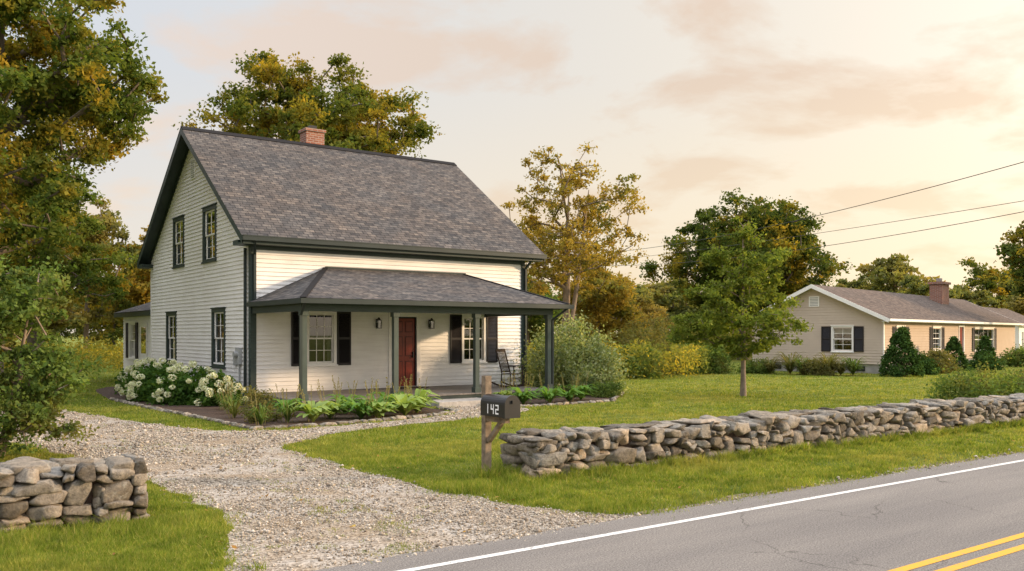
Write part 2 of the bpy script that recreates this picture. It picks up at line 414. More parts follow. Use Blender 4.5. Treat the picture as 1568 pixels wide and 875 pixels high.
def pebbles(n):
    X = rng.uniform(-2, 15, n * 8); Y = rng.uniform(6.9, 30, n * 8)
    d = cam_d(X, Y)
    patch = np.clip((vnoise(X, Y, 1.1, 77) * .6 + vnoise(X, Y, 3.1, 78) * .4) * 2.4 - .45, .12, 1)
    keep = in_poly(X + rng.normal(0, .05, len(X)), Y + rng.normal(0, .05, len(X)), DRIVE) & (rng.random(len(X)) < patch * np.clip((9 / d) ** 1.9, 0, 1)) & (Y > 7.0 - rng.exponential(.12, len(X)))
    X = X[keep][:n]; Y = Y[keep][:n]
    m = 1600
    Xs = rng.uniform(1, 24, m); Ys = 7.05 + rng.normal(0, .09, m)
    X = np.concatenate([X, Xs]); Y = np.concatenate([Y, Ys])
    d = cam_d(X, Y); k = len(X)
    s = np.clip(rng.lognormal(math.log(.0098), .45, k), .004, .036) * np.clip(d / 11, .9, 1.5)
    base = np.array([(1, 0, 0), (0, 1, 0), (-1, 0, 0), (0, -1, 0), (0, 0, 1), (0, 0, -1)], float)
    V = base[None] * s[:, None, None] * rng.uniform(.55, 1.35, (k, 6, 1))
    V[:, :, 2] *= .7
    a = rng.uniform(0, 6.28, k); ca, sa = np.cos(a)[:, None], np.sin(a)[:, None]
    V = np.stack([V[:, :, 0] * ca - V[:, :, 1] * sa, V[:, :, 0] * sa + V[:, :, 1] * ca, V[:, :, 2]], 2)
    V += rng.normal(0, .15, V.shape) * s[:, None, None]
    V[:, :, 0] += X[:, None]; V[:, :, 1] += Y[:, None]; V[:, :, 2] += .010 + s[:, None] * .2
    f = np.array([(0, 1, 4), (1, 2, 4), (2, 3, 4), (3, 0, 4), (1, 0, 5), (2, 1, 5), (3, 2, 5), (0, 3, 5)])
    F = f[None] + (np.arange(k) * 6)[:, None, None]
    link(bpy.data.objects.new('gravel', np_mesh('gravel', V.reshape(-1, 3), F.reshape(-1, 3), [M_peb])))
pebbles(76000)

# ------------------------------------------------------------------ grass
WALLR = [(7.35, 9.6), (45, 8.4), (45, 9.4), (7.35, 10.6)]
WALLL = [(-8, 9.95), (2.5, 9.95), (2.5, 10.75), (-8, 10.75)]
HOUSE = [(8.9, 21.6), (17.5, 21.6), (17.5, 25.3), (18.9, 25.3), (18.9, 42.6), (9, 42.6)]

def blade_verts(X, Y, Hh, W, lean_s=.42):
    k = len(X); a = rng.uniform(0, 6.28, k); lean = rng.normal(0, lean_s, (k, 2)) * Hh[:, None]
    dx = np.cos(a) * W; dy = np.sin(a) * W
    V = np.zeros((k, 3, 3))
    V[:, 0] = np.stack([X - dx, Y - dy, np.zeros(k)], 1); V[:, 1] = np.stack([X + dx, Y + dy, np.zeros(k)], 1)
    V[:, 2] = np.stack([X + lean[:, 0], Y + lean[:, 1], Hh], 1)
    return V

def grass(n):
    m = n * 3
    inv_ = rng.uniform(1 / 60, 1 / 6.2, m); d = 1 / inv_
    u = rng.uniform(-.72, .72, m)
    X = .588 * d + .809 * d * u; Y = .809 * d - .588 * d * u
    ok = (Y > 7.03 - rng.exponential(.06, m))
    drive = in_poly(X, Y, DRIVE)
    edge = in_poly(X + rng.normal(0, .18, m), Y + rng.normal(0, .18, m), DRIVE)
    tuft = (vnoise(X, Y, 1.6, 3) * .5 + vnoise(X, Y, 6, 4) * .5) > .68
    mid = (np.abs(X - 4.5 - .3 * np.sin(Y * .6)) < .45) & (vnoise(X, Y, 5.5, 7) > .60)
    ok &= (~drive) | (~edge & (rng.random(m) < .55)) | ((tuft | mid) & (rng.random(m) < .25))
    for P in (BED, BED2, WALLR, WALLL, HOUSE): ok &= ~in_poly(X, Y, P)
    bare = (Y < 7.6 + 1.2 * (vnoise(X, Y, .8, 9) - .5)) & (vnoise(X, Y, 2.5, 11) > .40) & (rng.random(m) < .72)
    thin = (vnoise(X, Y, 1.0, 55) * .6 + vnoise(X, Y, 3.3, 56) * .4 > .66) & (rng.random(m) < .5)
    ok &= ~bare & ~thin
    X, Y, d = X[ok][:n], Y[ok][:n], d[ok][:n]
    tall = vnoise(X, Y, 1.2, 21) * .5 + vnoise(X, Y, 5.2, 22) * .5
    nearwall = np.exp(-((Y - 9.5) / .35) ** 2) + np.exp(-((Y - 7.3) / .3) ** 2) * .35
    Hh = (.022 + .065 * tall ** 2 + .08 * nearwall * rng.random(len(X))) * rng.uniform(.5, 1.5, len(X))
    dr = in_poly(X, Y, DRIVE); Hh[dr] *= .6
    W = .0042 * np.clip(d / 8, 1, 5.0) * rng.uniform(.6, 1.3, len(X))
    V1 = blade_verts(X, Y, Hh, W)
    cx, cy, ch_ = [], [], []
    for _ in range(240): cx.append(rng.uniform(7.3, 26)); cy.append(9.55 - .03 * (cx[-1] - 7.3) - abs(rng.normal(0, .10))); ch_.append(rng.uniform(.08, .20))
    for _ in range(60): cx.append(rng.uniform(-3, 2.6)); cy.append(9.9 - abs(rng.normal(0, .08))); ch_.append(rng.uniform(.08, .20))
    for _ in range(30): cx.append(7.2 + rng.normal(0, .12)); cy.append(rng.uniform(9.7, 10.7)); ch_.append(rng.uniform(.1, .22))
    for _ in range(14): cx.append(6.95 + rng.normal(0, .12)); cy.append(10.12 + rng.normal(0, .1)); ch_.append(rng.uniform(.12, .26))
    for _ in range(260): cx.append(rng.uniform(5.8, 30)); cy.append(rng.uniform(7.2, 9.4)); ch_.append(rng.uniform(.04, .10))
    for _ in range(80): cx.append(rng.uniform(-1, 2.8)); cy.append(rng.uniform(7.2, 9.8)); ch_.append(rng.uniform(.04, .10))
    cx, cy, ch_ = map(np.array, (cx, cy, ch_)); K = 50
    tx = np.repeat(cx, K) + rng.normal(0, .035, len(cx) * K); ty = np.repeat(cy, K) + rng.normal(0, .035, len(cx) * K)
    th = np.repeat(ch_, K) * rng.uniform(.4, 1.15, len(tx))
    V2 = blade_verts(tx, ty, th, .0045 * np.clip(cam_d(tx, ty) / 9, 1, 3), .5)
    V = np.concatenate([V1, V2]); F = np.arange(len(V) * 3).reshape(-1, 3)
    link(bpy.data.objects.new('grass', np_mesh('grass', V.reshape(-1, 3), F, [M_blade])))
grass(470000)

# ------------------------------------------------------------------ stone walls
bm = bmesh.new(); bmesh.ops.create_cube(bm, size=2); bmesh.ops.subdivide_edges(bm, edges=bm.edges[:], cuts=5, use_grid_fill=True)
bm.verts.ensure_lookup_table()
TV = np.array([v.co[:] for v in bm.verts]); TF = np.array([[v.index for v in f.verts] for f in bm.faces]); bm.free()
CORN = np.array([(x, y, z) for x in (-1, 1) for y in (-1, 1) for z in (-1, 1)], float)
WC = np.prod((1 + TV[:, None, :] * CORN[None]) / 2, axis=2)
def stone(center, ax, size, r):
    P = TV.copy()
    L2 = P / np.linalg.norm(P, axis=1, keepdims=True) * 1.28
    P = P * .86 + L2 * .14
    P = P + WC @ r.uniform(-.34, .22, (8, 3))
    for _ in range(8):           # chipped facets
        nn = r.normal(0, 1, 3); nn /= np.linalg.norm(nn); c = r.uniform(.78, 1.2)
        P -= np.maximum(0, P @ nn - c)[:, None] * nn
    P *= np.array(size) / 2
    sd = r.uniform(0, 100, 3)
    for i in range(len(P)):
        v = noise.noise_vector(Vector(P[i] * 14 + sd)); P[i] += np.array(v) * .013
    th = r.normal(0, .07, 3)
    Rm = np.array((Matrix.Rotation(th[0], 3, 'X') @ Matrix.Rotation(th[1], 3, 'Y') @ Matrix.Rotation(th[2], 3, 'Z')))
    P = P @ Rm.T
    return P @ np.array(ax) + np.array(center)

def pack(Lw, Hf, r, wr=(.11, .42), hr=(.06, .17)):
    res = .02; n = int(Lw / res); sky = np.zeros(n); out = []; it = 0
    Hs = np.array([Hf(i * res) for i in range(n)])
    while it < 8000:
        it += 1
        rem = Hs - sky
        cand = np.where(rem > .035)[0]
        if len(cand) == 0: break
        i = cand[np.argmin(sky[cand])]
        a = i
        while a > 0 and abs(sky[a - 1] - sky[i]) < .012: a -= 1
        b = i
        while b < n - 1 and abs(sky[b + 1] - sky[i]) < .012: b += 1
        span = (b - a + 1) * res
        big = r.random() < .22
        w = r.uniform(*wr) * (1.3 if big else 1); h = r.uniform(*hr) * (1.7 if big else 1)
        if span < w + .10: w = span
        w = min(w, .62)
        h = min(h, max(.05, Hs[min(n - 1, a)] - sky[i] + .02), w * .9 + .03)
        k = max(1, int(round(w / res))); e = min(n, a + k)
        s = sky[a:e]; z0 = s.min()
        if w > .05: out.append((a * res, e * res, z0, z0 + h))
        sky[a:e] = z0 + h
    return out

def stone_wall(name, org, d, length, thick, H, seed, cap_end):
    r = np.random.default_rng(seed); d = np.array([d[0], d[1], 0.]); d /= np.linalg.norm(d)
    nrm = np.array([d[1], -d[0], 0.])
    if nrm[1] > 0: nrm = -nrm
    up = np.array([0, 0, 1.]); org = np.array([org[0], org[1], 0.])
    VV = []; FF = []; cnt = 0
    def add(P):
        nonlocal cnt
        VV.append(P); FF.append(TF + cnt); cnt += len(P)
    Hf = lambda s: H + .06 * noise.noise(Vector((s * .9, seed, 0))) + .04 * noise.noise(Vector((s * 3, seed, 4)))
    for side in (0, 1):
        for (a, b, z0, z1) in pack(length, Hf, r, hr=(.05, .16) if side == 0 else (.1, .22)):
            dep = thick * .5 + r.uniform(-.04, .05)
            t = -(dep / 2) + r.uniform(-.05, .04) if side == 0 else -(thick - dep / 2) + r.uniform(-.03, .03)
            c = org + d * (a + b) / 2 + nrm * t + up * (z0 + z1) / 2
            add(stone(c, (d, nrm, up), (b - a + .012, dep, z1 - z0 + .014), r))
    s = 0.3
    while s < length:
        w = r.uniform(.25, .6)
        if r.random() < .45:
            c = org + d * (s + w / 2) - nrm * (thick / 2 + r.uniform(-.1, .12)) + up * (Hf(s + w / 2) + .01)
            add(stone(c, (d, nrm, up), (w, r.uniform(.45, .9) * thick, r.uniform(.05, .10)), r))
        s += w
    if cap_end:
        e = cap_end
        for (a, b, z0, z1) in pack(thick, lambda s: H - .02, r, (.35, .9), (.10, .17)):
            c = org + d * (e + .2) - nrm * (a + b) / 2 + up * (z0 + z1) / 2
            add(stone(c, (-d, nrm, up), (.46, b - a + .02, z1 - z0 + .01), r))
    P = TV * .5 * np.array([length - .25, thick - .3, H - .12]); P = P @ np.array((d, nrm, up)) + org + d * length / 2 - nrm * thick / 2 + up * (H - .12) / 2
    nst = sum(len(f) for f in FF); add(P)
    mi = np.zeros(nst + len(TF), int); mi[nst:] = 1
    return link(bpy.data.objects.new(name, np_mesh(name, np.concatenate(VV), np.concatenate(FF), [M_stone, M_mulch], mi)))
stone_wall('stone_wall', (7.42, 9.62), (1, -.03), 26, .85, .55, 5, .001)
stone_wall('stone_wall', (-6, 9.98), (1, 0), 8.45, .75, .62, 27, None)

# ------------------------------------------------------------------ houses: parts
def siding(mb, wall, s0f, s1f, z0, z1, mat, holes=(), e=.125, out=.032):
    z = z0
    while z < z1 - .01:
        zt = min(z + e, z1); zc = (z + zt) / 2
        a0, b0 = s0f(z), s1f(z); a1, b1 = s0f(zt), s1f(zt)
        cuts = sorted([(h[0], h[1]) for h in holes if h[2] < zc < h[3]])
        segs = []; ca0, ca1 = a0, a1
        for h0, h1 in cuts:
            segs.append((ca0, h0, ca1, h0)); ca0 = ca1 = h1
        segs.append((ca0, b0, ca1, b1))
        for p0, q0, p1, q1 in segs:
            mb.poly([wall(p0, out, z), wall(q0, out, z), wall(q1, .006, zt), wall(p1, .006, zt)], mat)
            mb.poly([wall(p0, 0, z), wall(q0, 0, z), wall(q0, out, z), wall(p0, out, z)], mat)
        z = zt

def lb(mb, wall, s0, s1, t0, t1, z0, z1, mat):
    c = [wall(s, t, z) for z in (z0, z1) for t in (t0, t1) for s in (s0, s1)]
    for q in ((0,1,3,2),(4,6,7,5),(0,4,5,1),(2,3,7,6),(0,2,6,4),(1,5,7,3)):
        mb.poly([c[i] for i in q], mat)

def window(mb, wall, s0, s1, z0, z1, casing, cw=.09, cols=3, rows=2, blind=.0, curt=.14, sash=None, depth=-.07):
    sash = sash or M_wtrim
    lb(mb, wall, s0 - cw, s0, -.03, .045, z0 - cw * .6, z1 + cw, casing)
    lb(mb, wall, s1, s1 + cw, -.03, .045, z0 - cw * .6, z1 + cw, casing)
    lb(mb, wall, s0 - .001, s1 + .001, -.03, .043, z1, z1 + cw - .002, casing)
    lb(mb, wall, s0 - cw - .03, s1 + cw + .03, -.03, .075, z1 + cw, z1 + cw + .035, casing)
    lb(mb, wall, s0 - cw - .03, s1 + cw + .03, -.03, .08, z0 - cw * .6 - .05, z0 - cw * .6, casing)
    lb(mb, wall, s0 - .001, s1 + .001, -.03, .044, z0 - cw * .6, z0, casing)
    f = .045; zm = (z0 + z1) / 2
    for (za, zb, tt) in ((zm - .02, z1, 0), (z0, zm + .02, -.03)):
        t0, t1 = -.06 + tt, -.02 + tt
        lb(mb, wall, s0, s0 + f, t0, t1, za, zb, sash); lb(mb, wall, s1 - f, s1, t0, t1, za, zb, sash)
        lb(mb, wall, s0 + f, s1 - f, t0, t1 - .001, zb - f, zb, sash); lb(mb, wall, s0 + f, s1 - f, t0, t1 - .001, za, za + f, sash)
        for i in range(1, cols):
            s = s0 + f + (s1 - s0 - 2 * f) * i / cols
            lb(mb, wall, s - .009, s + .009, t0 + .01, t1 - .008, za + f, zb - f, sash)
        for i in range(1, rows):
            z = za + f + (zb - za - 2 * f) * i / rows
            lb(mb, wall, s0 + f, s1 - f, t0 + .012, t1 - .010, z - .009, z + .009, sash)
        tg = (t0 + t1) / 2
        mb.poly([wall(s0 + .01, tg, za), wall(s1 - .01, tg, za), wall(s1 - .01, tg, zb), wall(s0 + .01, tg, zb)], M_glass)
    W = s1 - s0
    if curt:
        for sg, (a, b) in ((1, (s0, s0 + W * curt)), (-1, (s1 - W * curt, s1))):
            k = 6
            for i in range(k):
                p = a + (b - a) * i / k; q = a + (b - a) * (i + 1) / k
                ta = -.22 - (.03 if i % 2 else 0); tb = -.22 - (0 if i % 2 else .03)
                mb.poly([wall(p, ta, z0), wall(q, tb, z0), wall(q, tb, z1), wall(p, ta, z1)], M_curt)
    if blind > 0:
        mb.poly([wall(s0, -.18, z1 - (z1 - z0) * blind), wall(s1, -.18, z1 - (z1 - z0) * blind), wall(s1, -.18, z1), wall(s0, -.18, z1)], M_curt)
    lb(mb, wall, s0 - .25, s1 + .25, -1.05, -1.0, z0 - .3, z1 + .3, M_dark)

def shutter(mb, wall, s0, s1, z0, z1):
    f = .05
    lb(mb, wall, s0, s0 + f, .03, .07, z0, z1, M_shut); lb(mb, wall, s1 - f, s1, .03, .07, z0, z1, M_shut)
    zm = (z0 + z1) / 2
    for a, b in ((z0, z0 + .07), (zm - .035, zm + .035), (z1 - .07, z1)):
        lb(mb, wall, s0 + f, s1 - f, .031, .068, a, b, M_shut)
    for a, b in ((z0 + .07, zm - .035), (zm + .035, z1 - .07)):
        k = int((b - a) / .045)
        for i in range(k):
            z = a + (b - a) * i / k; zz = z + (b - a) / k
            mb.poly([wall(s0 + f, .065, z), wall(s1 - f, .065, z), wall(s1 - f, .036, zz), wall(s0 + f, .036, zz)], M_shut)

def slope(mb, p0, p1, p2, p3, mat):
    p = [Vector(q) for q in (p0, p1, p2, p3)]
    e = (p[1] - p[0]).normalized(); n = e.cross(p[3] - p[0]).normalized(); u = n.cross(e)
    mb.poly(p, mat, [((q - p[0]).dot(e), (q - p[0]).dot(u)) for q in p])

def roof_gable(mb, x0, x1, yf, yb, ze, zr, mat, soff, th=.13):
    yc = (yf + yb) / 2
    slope(mb, (x0, yf, ze), (x1, yf, ze), (x1, yc, zr), (x0, yc, zr), mat)
    slope(mb, (x1, yb, ze), (x0, yb, ze), (x0, yc, zr), (x1, yc, zr), mat)
    a = .01
    mb.poly([(x0 + a, yf + a, ze - th), (x1 - a, yf + a, ze - th), (x1 - a, yc, zr - th), (x0 + a, yc, zr - th)], soff)
    mb.poly([(x0 + a, yb - a, ze - th), (x1 - a, yb - a, ze - th), (x1 - a, yc, zr - th), (x0 + a, yc, zr - th)], soff)

def rake(mb, x, dx, y0, z0, y1, z1, depth, mat, top=.0):
    for xx in (x, x + dx):
        mb.poly([(xx, y0, z0 + top), (xx, y1, z1 + top), (xx, y1, z1 - depth), (xx, y0, z0 - depth)], mat)
    mb.poly([(x, y0, z0 - depth), (x, y1, z1 - depth), (x + dx, y1, z1 - depth), (x + dx, y0, z0 - depth)], mat)
    mb.poly([(x, y0, z0 + top), (x, y1, z1 + top), (x + dx, y1, z1 + top), (x + dx, y0, z0 + top)], mat)
    mb.poly([(x, y0, z0 + top), (x + dx, y0, z0 + top), (x + dx, y0, z0 - depth), (x, y0, z0 - depth)], mat)

# ------------------------------------------------------------------ FARMHOUSE
H = empty('white_farmhouse')
X0, X1, Y0, Y1 = 9.02, 18.92, 25.34, 36.60
YC = (Y0 + Y1) / 2; YF, YB = Y0 - .45, Y1 + .45; ZE, ZR = 4.83, 9.05; m = (ZR - ZE) / (YC - YF)
front = lambda s, t, z: (s, Y0 - t, z)
gable = lambda s, t, z: (X0 - t, s, z)
fw = [(10.78, 11.60, 1.12, 2.62), (16.37, 17.19, 1.10, 2.58)]
door_h = (13.62, 14.52, .28, 2.56)
walls = MB()
siding(walls, front, lambda z: X0, lambda z: X1, .22, ZE - .13, M_white, [(a, b, c, d) for a, b, c, d in fw] + [door_h])
gw = [(32.18, 33.32, 4.50, 6.07), (28.60, 29.78, 4.46, 6.05), (33.15, 34.25, 1.04, 2.68), (27.72, 28.82, 1.04, 2.70)]
zt = lambda y: ZE + (min(y - YF, YB - y)) * m - .1
inv = lambda z: max(0, (z + .1 - ZE) / m - .45)
siding(walls, gable, lambda z: Y0 + inv(z), lambda z: Y1 - inv(z), .22, ZR - .15, M_white, gw)
walls.poly([(X1, Y0, 0), (X1, Y1, 0), (X1, Y1, zt(Y1)), (X1, YC, ZR - .1), (X1, Y0, zt(Y0))], M_white)
walls.poly([(X0, Y1, 0), (X1, Y1, 0), (X1, Y1, ZE), (X0, Y1, ZE)], M_white)
walls.box(X0 + .03, X1 - .03, Y0 + .02, Y0 + .1, 0, .225, M_found); walls.box(X0 + .02, X0 + .1, Y0 + .1, Y1 - .03, 0, .225, M_found)
walls.obj('walls', H)

tr = MB()
for (a, b, c, d, e, f, mm) in (
    (X0 - .04, X0 + .13, Y0 - .045, Y0 + .0, .2, ZE - .2, M_green), (X0 - .043, X0 + .0, Y0 + .0, Y0 + .14, .2, ZE - .2, M_green),
    (X1 - .13, X1 + .03, Y0 - .045, Y0 + .0, .2, ZE - .2, M_green), (X0 - .04, X0, Y1 - .14, Y1 + .02, .2, ZE - .2, M_wtrim)):
    tr.box(a, b, c, d, e, f, mm)
tr.box(X0 - .42, X1 + .5, YF + .02, Y0 - .05, ZE - .24, ZE - .19, M_green)
tr.box(X0 - .43, X1 + .51, YF - .0, YF + .02, ZE - .24, ZE - .02, M_green)
tr.box(X0 + .13, X1 - .13, Y0 - .048, Y0 - .02, ZE - .36, ZE - .24, M_green)
tr.box(X0 - .42, X0 - .005, Y0 - .05, Y0 + .38, ZE - .24, ZE - .1, M_green)
tr.box(X0 - .42, X0 - .005, Y1 - .30, Y1 + .44, ZE - .24, ZE - .1, M_green)
for xr, dx in ((X0 - .44, .035), (X1 + .6, .035)):
    rake(tr, xr, dx, YF, ZE, YC, ZR, .24, M_green, -.005); rake(tr, xr, dx, YB, ZE, YC, ZR, .24, M_green, -.005)
rake(tr, X0 - .045, .04, Y0, zt(Y0) - .04, YC, ZR - .14, .16, M_green); rake(tr, X0 - .045, .04, Y1, zt(Y1) - .04, YC, ZR - .14, .16, M_green)
lb(tr, gable, YC - .24, YC + .24, .0, .05, 7.32, 8.02, M_wtrim)
for i in range(9): lb(tr, gable, YC - .19, YC + .19, .05, .062, 7.37 + i * .068, 7.40 + i * .068, M_grey)
tr.obj('trim', H)

rf = MB(); roof_gable(rf, X0 - .45, X1 + .64, YF, YB, ZE, ZR, M_shing, M_green)
rf.beam((X0 - .45, YC - .09, ZR - .045), (X1 + .64, YC - .09, ZR - .045), .26, .02, M_shing, (0, -.57, .82))
rf.obj('roof', H)

gt = MB()
gt.box(X0 - .44, X1 + .62, YF - .12, YF - .002, ZE - .15, ZE - .01, M_gutter)
gt.box(X0 - .44, X1 + .62, YF - .13, YF - .118, ZE - .03, ZE + .0, M_gutter)
gt.beam((X0 - .08, YF - .06, ZE - .14), (X0 + .06, Y0 - .10, ZE - .5), .07, .07, M_gutter)
gt.beam((X0 + .06, Y0 - .10, ZE - .48), (X0 + .06, Y0 - .10, 3.0), .07, .07, M_gutter, (0, 1, 0))
gt.beam((X0 - .09, Y0 + .28, ZE - .3), (X0 - .09, Y0 + .28, .15), .075, .06, M_gutter, (0, 1, 0))
gt.beam((X1 + .1, YF - .04, ZE - .12), (X1 + .02, Y0 - .1, ZE - .5), .07, .07, M_gutter)
gt.beam((X1 + .02, Y0 - .1, ZE - .5), (X1 + .02, Y0 - .1, .2), .07, .07, M_gutter, (0, 1, 0))
gt.obj('gutters', H)

wn = MB()
window(wn, front, *fw[0], M_wtrim, blind=.0); window(wn, front, *fw[1], M_wtrim, blind=.2)
for k, w in enumerate(gw): window(wn, gable, *w, M_green, cw=.12, cols=2, rows=2, blind=(.45 if k % 2 else .25), curt=0)
wn.obj('windows', H)
sh = MB()
for a, b, c, d in fw:
    shutter(sh, front, a - .56, a - .1, c - .08, d + .08); shutter(sh, front, b + .1, b + .56, c - .08, d + .08)
sh.obj('shutters', H)

dr = MB(); a, b, z0, z1 = door_h
lb(dr, front, a, b, -.06, -.02, z0, z1, M_red)
for (p, q) in ((a + .12, (a + b) / 2 - .04), ((a + b) / 2 + .04, b - .12)):
    for (u0, u1) in ((z0 + .22, z0 + .85), (z0 + 1.0, z0 + 1.65), (z0 + 1.78, z1 - .14)):
        lb(dr, front, p, q, -.02, -.015, u0, u1, M_redd); lb(dr, front, p + .03, q - .03, -.015, -.002, u0 + .03, u1 - .03, M_red)
lb(dr, front, a - .13, a, -.1, .06, z0, z1 + .14, M_wtrim); lb(dr, front, b, b + .13, -.1, .06, z0, z1 + .14, M_wtrim)
lb(dr, front, a - .001, b + .001, -.1, .058, z1, z1 + .138, M_wtrim); lb(dr, front, a - .17, b + .17, 0, .09, z1 + .14, z1 + .18, M_wtrim)
lb(dr, front, a, a + .045, -.02, .02, z0, z1, M_shut); lb(dr, front, b - .045, b, -.02, .02, z0, z1, M_shut); lb(dr, front, a + .045, b - .045, -.02, .019, z1 - .05, z1, M_shut)
lb(dr, front, b - .14, b - .11, -.02, .05, z0 + .95, z0 + 1.15, M_black); lb(dr, front, a, b, -.1, .06, z0 - .02, z0 + .03, M_grey)
dr.obj('front_door', H)

lm = MB()
for s in (13.08, 15.02):
    lb(lm, front, s - .05, s + .05, .03, .05, 2.22, 2.48, M_black)
    lm.beam(front(s, .05, 2.46), front(s, .15, 2.46), .02, .02, M_black)
    lm.tube(front(s, .15, 2.44), front(s, .15, 2.53), .09, .02, M_black, 6)
    for dx, dt in ((-.06, .09), (.06, .09), (-.06, .21), (.06, .21)):
        lm.beam(front(s + dx, dt, 2.2), front(s + dx, dt, 2.45), .014, .014, M_black)
    lb(lm, front, s - .07, s + .07, .08, .22, 2.18, 2.2, M_black)
    lb(lm, front, s - .05, s + .05, .1, .2, 2.201, 2.43, M_glass); lb(lm, front, s - .02, s + .02, .13, .17, 2.2, 2.36, M_num)
lm.obj('wall_lanterns', H)

pc = MB()   # porch
PX0, PX1, PY = 9.0, 17.45, 21.6; DZ = .28
k = 60
for i in range(k):
    xa = PX0 + (PX1 - PX0) * i / k; pc.box(xa + .004, xa + (PX1 - PX0) / k - .004, PY - .03, Y0 - .02, DZ - .035, DZ, M_deck)
pc.box(PX0, PX1, PY, PY + .04, .06, DZ - .036, M_green); pc.box(PX0, PX0 + .04, PY + .04, Y0, .06, DZ - .036, M_green); pc.box(PX1 - .04, PX1, PY + .04, Y0, .06, DZ - .036, M_green)
pc.box(PX0 + .05, PX1 - .05, PY + .06, PY + .1, 0, .2, M_dark)
for x in (9.12, 11.8, 14.5, 17.2):
    pc.box(x - .07, x + .07, PY + .08, PY + .22, DZ, 2.6, M_post)
    pc.box(x - .10, x + .10, PY + .05, PY + .25, DZ, DZ + .16, M_post); pc.box(x - .10, x + .10, PY + .05, PY + .25, 2.48, 2.6, M_post)
pc.box(9.02, 17.33, PY + .07, PY + .23, 2.60, 2.80, M_green)
pc.box(9.02, 9.16, PY + .23, Y0 - .05, 2.60, 2.80, M_green); pc.box(17.19, 17.33, PY + .23, Y0 - .05, 2.60, 2.80, M_green)
EX0, EX1, EY, EZ = 8.93, 17.72, 21.33, 2.93
pc.box(EX0 + .03, EX1 - .03, EY + .03, Y0 - .05, 2.802, 2.83, M_ceil)
slope(pc, (EX0, EY, EZ), (EX1, EY, EZ), (16.35, Y0, 4.04), (11.35, Y0, 4.04), M_shing)
p = [Vector(q) for q in ((EX0, Y0, EZ), (EX0, EY, EZ), (11.35, Y0, 4.04))]
pc.poly(p, M_shing, [(q.y, (q.x - EX0) * 1.1) for q in p])
p = [Vector(q) for q in ((EX1, EY, EZ), (EX1, Y0, EZ), (16.35, Y0, 4.04))]
pc.poly(p, M_shing, [(q.y, (EX1 - q.x) * 1.3) for q in p])
pc.beam((EX0, EY, EZ + .01), (11.35, Y0, 4.05), .16, .02, M_shing); pc.beam((EX1, EY, EZ + .01), (16.35, Y0, 4.05), .16, .02, M_shing)
pc.box(11.3, 16.4, Y0 - .10, Y0 - .04, 4.0, 4.07, M_gutter)
pc.box(EX0, EX1, EY, EY + .03, 2.78, EZ - .012, M_green); pc.box(EX0, EX0 + .03, EY + .03, Y0, 2.78, EZ - .012, M_green); pc.box(EX1 - .03, EX1, EY + .03, Y0, 2.78, EZ - .012, M_green)
pc.box(EX0 - .1, EX1 + .1, EY - .11, EY - .002, EZ - .14, EZ - .012, M_gutter); pc.box(EX0 - .1, EX0 - .002, EY - .002, Y0 - .1, EZ - .14, EZ - .012, M_gutter)
pc.beam((EX0 + .02, EY - .05, EZ - .12), (9.0, PY + .05, 2.5), .06, .06, M_gutter); pc.beam((9.0, PY + .05, 2.52), (9.0, PY + .05, .1), .07, .06, M_gutter, (0, 1, 0))
pc.beam((EX1 - .1, EY - .05, EZ - .12), (17.34, PY + .1, 2.45), .06, .06, M_gutter); pc.beam((17.34, PY + .1, 2.47), (17.34, PY + .1, .1), .06, .06, M_gutter, (0, 1, 0))
pc.obj('porch', H)
dm = MB(); dm.box(13.6, 14.55, Y0 - .75, Y0 - .15, DZ, DZ + .02, M_mulch); dm.obj('doormat', H)

ch = MB(); cx = 13.55; cy = 31.5
ch.box(cx - .36, cx + .36, cy - .3, cy + .3, 8.2, 9.60, M_brick); ch.box(cx - .41, cx + .41, cy - .35, cy + .35, 9.60, 9.70, M_brick)
ch.box(cx - .13, cx + .13, cy - .13, cy + .13, 9.70, 9.86, M_black)
ch.box(cx - .40, cx + .40, cy - .5, cy - .302, 8.66, 8.80, M_grey)
ch.obj('chimney', H)

mt = MB()
lb(mt, gable, 26.05, 26.35, .03, .14, 1.1, 1.6, M_grey); mt.tube(gable(26.2, .14, 1.4), gable(26.2, .24, 1.4), .1, .09, M_grey, 14)
mt.tube(gable(26.2, .06, .1), gable(26.2, .06, 1.1), .025, .025, M_grey, 8); lb(mt, gable, 26.5, 26.66, .03, .1, 1.05, 1.35, M_grey)
mt.obj('electric_meter', H)

el = MB(); EA, EB, EC, ED = 9.3, 14.0, 36.62, 42.6
lw = lambda s, t, z: (EA - t, s, z)
ew = (40.35, 41.45, 1.0, 2.45)
siding(el, lw, lambda z: EC, lambda z: ED, .22, 2.8, M_white, [ew])
el.poly([(EA, ED, 0), (EB, ED, 0), (EB, ED, 2.8), (EA, ED, 2.8)], M_white); el.poly([(EB, EC, 0), (EB, ED, 0), (EB, ED, 2.8), (EB, EC, 2.8)], M_white)
window(el, lw, *ew, M_wtrim, cols=2, rows=2); shutter(el, lw, 41.58, 41.95, .95, 2.5); shutter(el, lw, 39.85, 40.22, .95, 2.5)
lb(el, lw, 38.3, 39.3, .03, .06, .25, 2.45, M_wtrim); lb(el, lw, 38.42, 39.18, .062, .07, 1.2, 2.3, M_glass)
lb(el, lw, 38.42, 39.18, .055, .061, 1.2, 2.3, M_dark)
e0 = EA - .35; el.box(e0, EB + .3, EC, ED + .35, 2.76, 2.94, M_green)
slope(el, (e0 - .02, ED + .37, 2.95), (e0 - .02, EC, 2.95), (11.6, EC, 3.95), (11.6, 40.6, 3.95), M_shing)
el.poly([(e0 - .02, ED + .37, 2.95), (EB + .32, ED + .37, 2.95), (11.6, 40.6, 3.95)], M_shing, [(0, 0), (5, 0), (2.5, 2)])
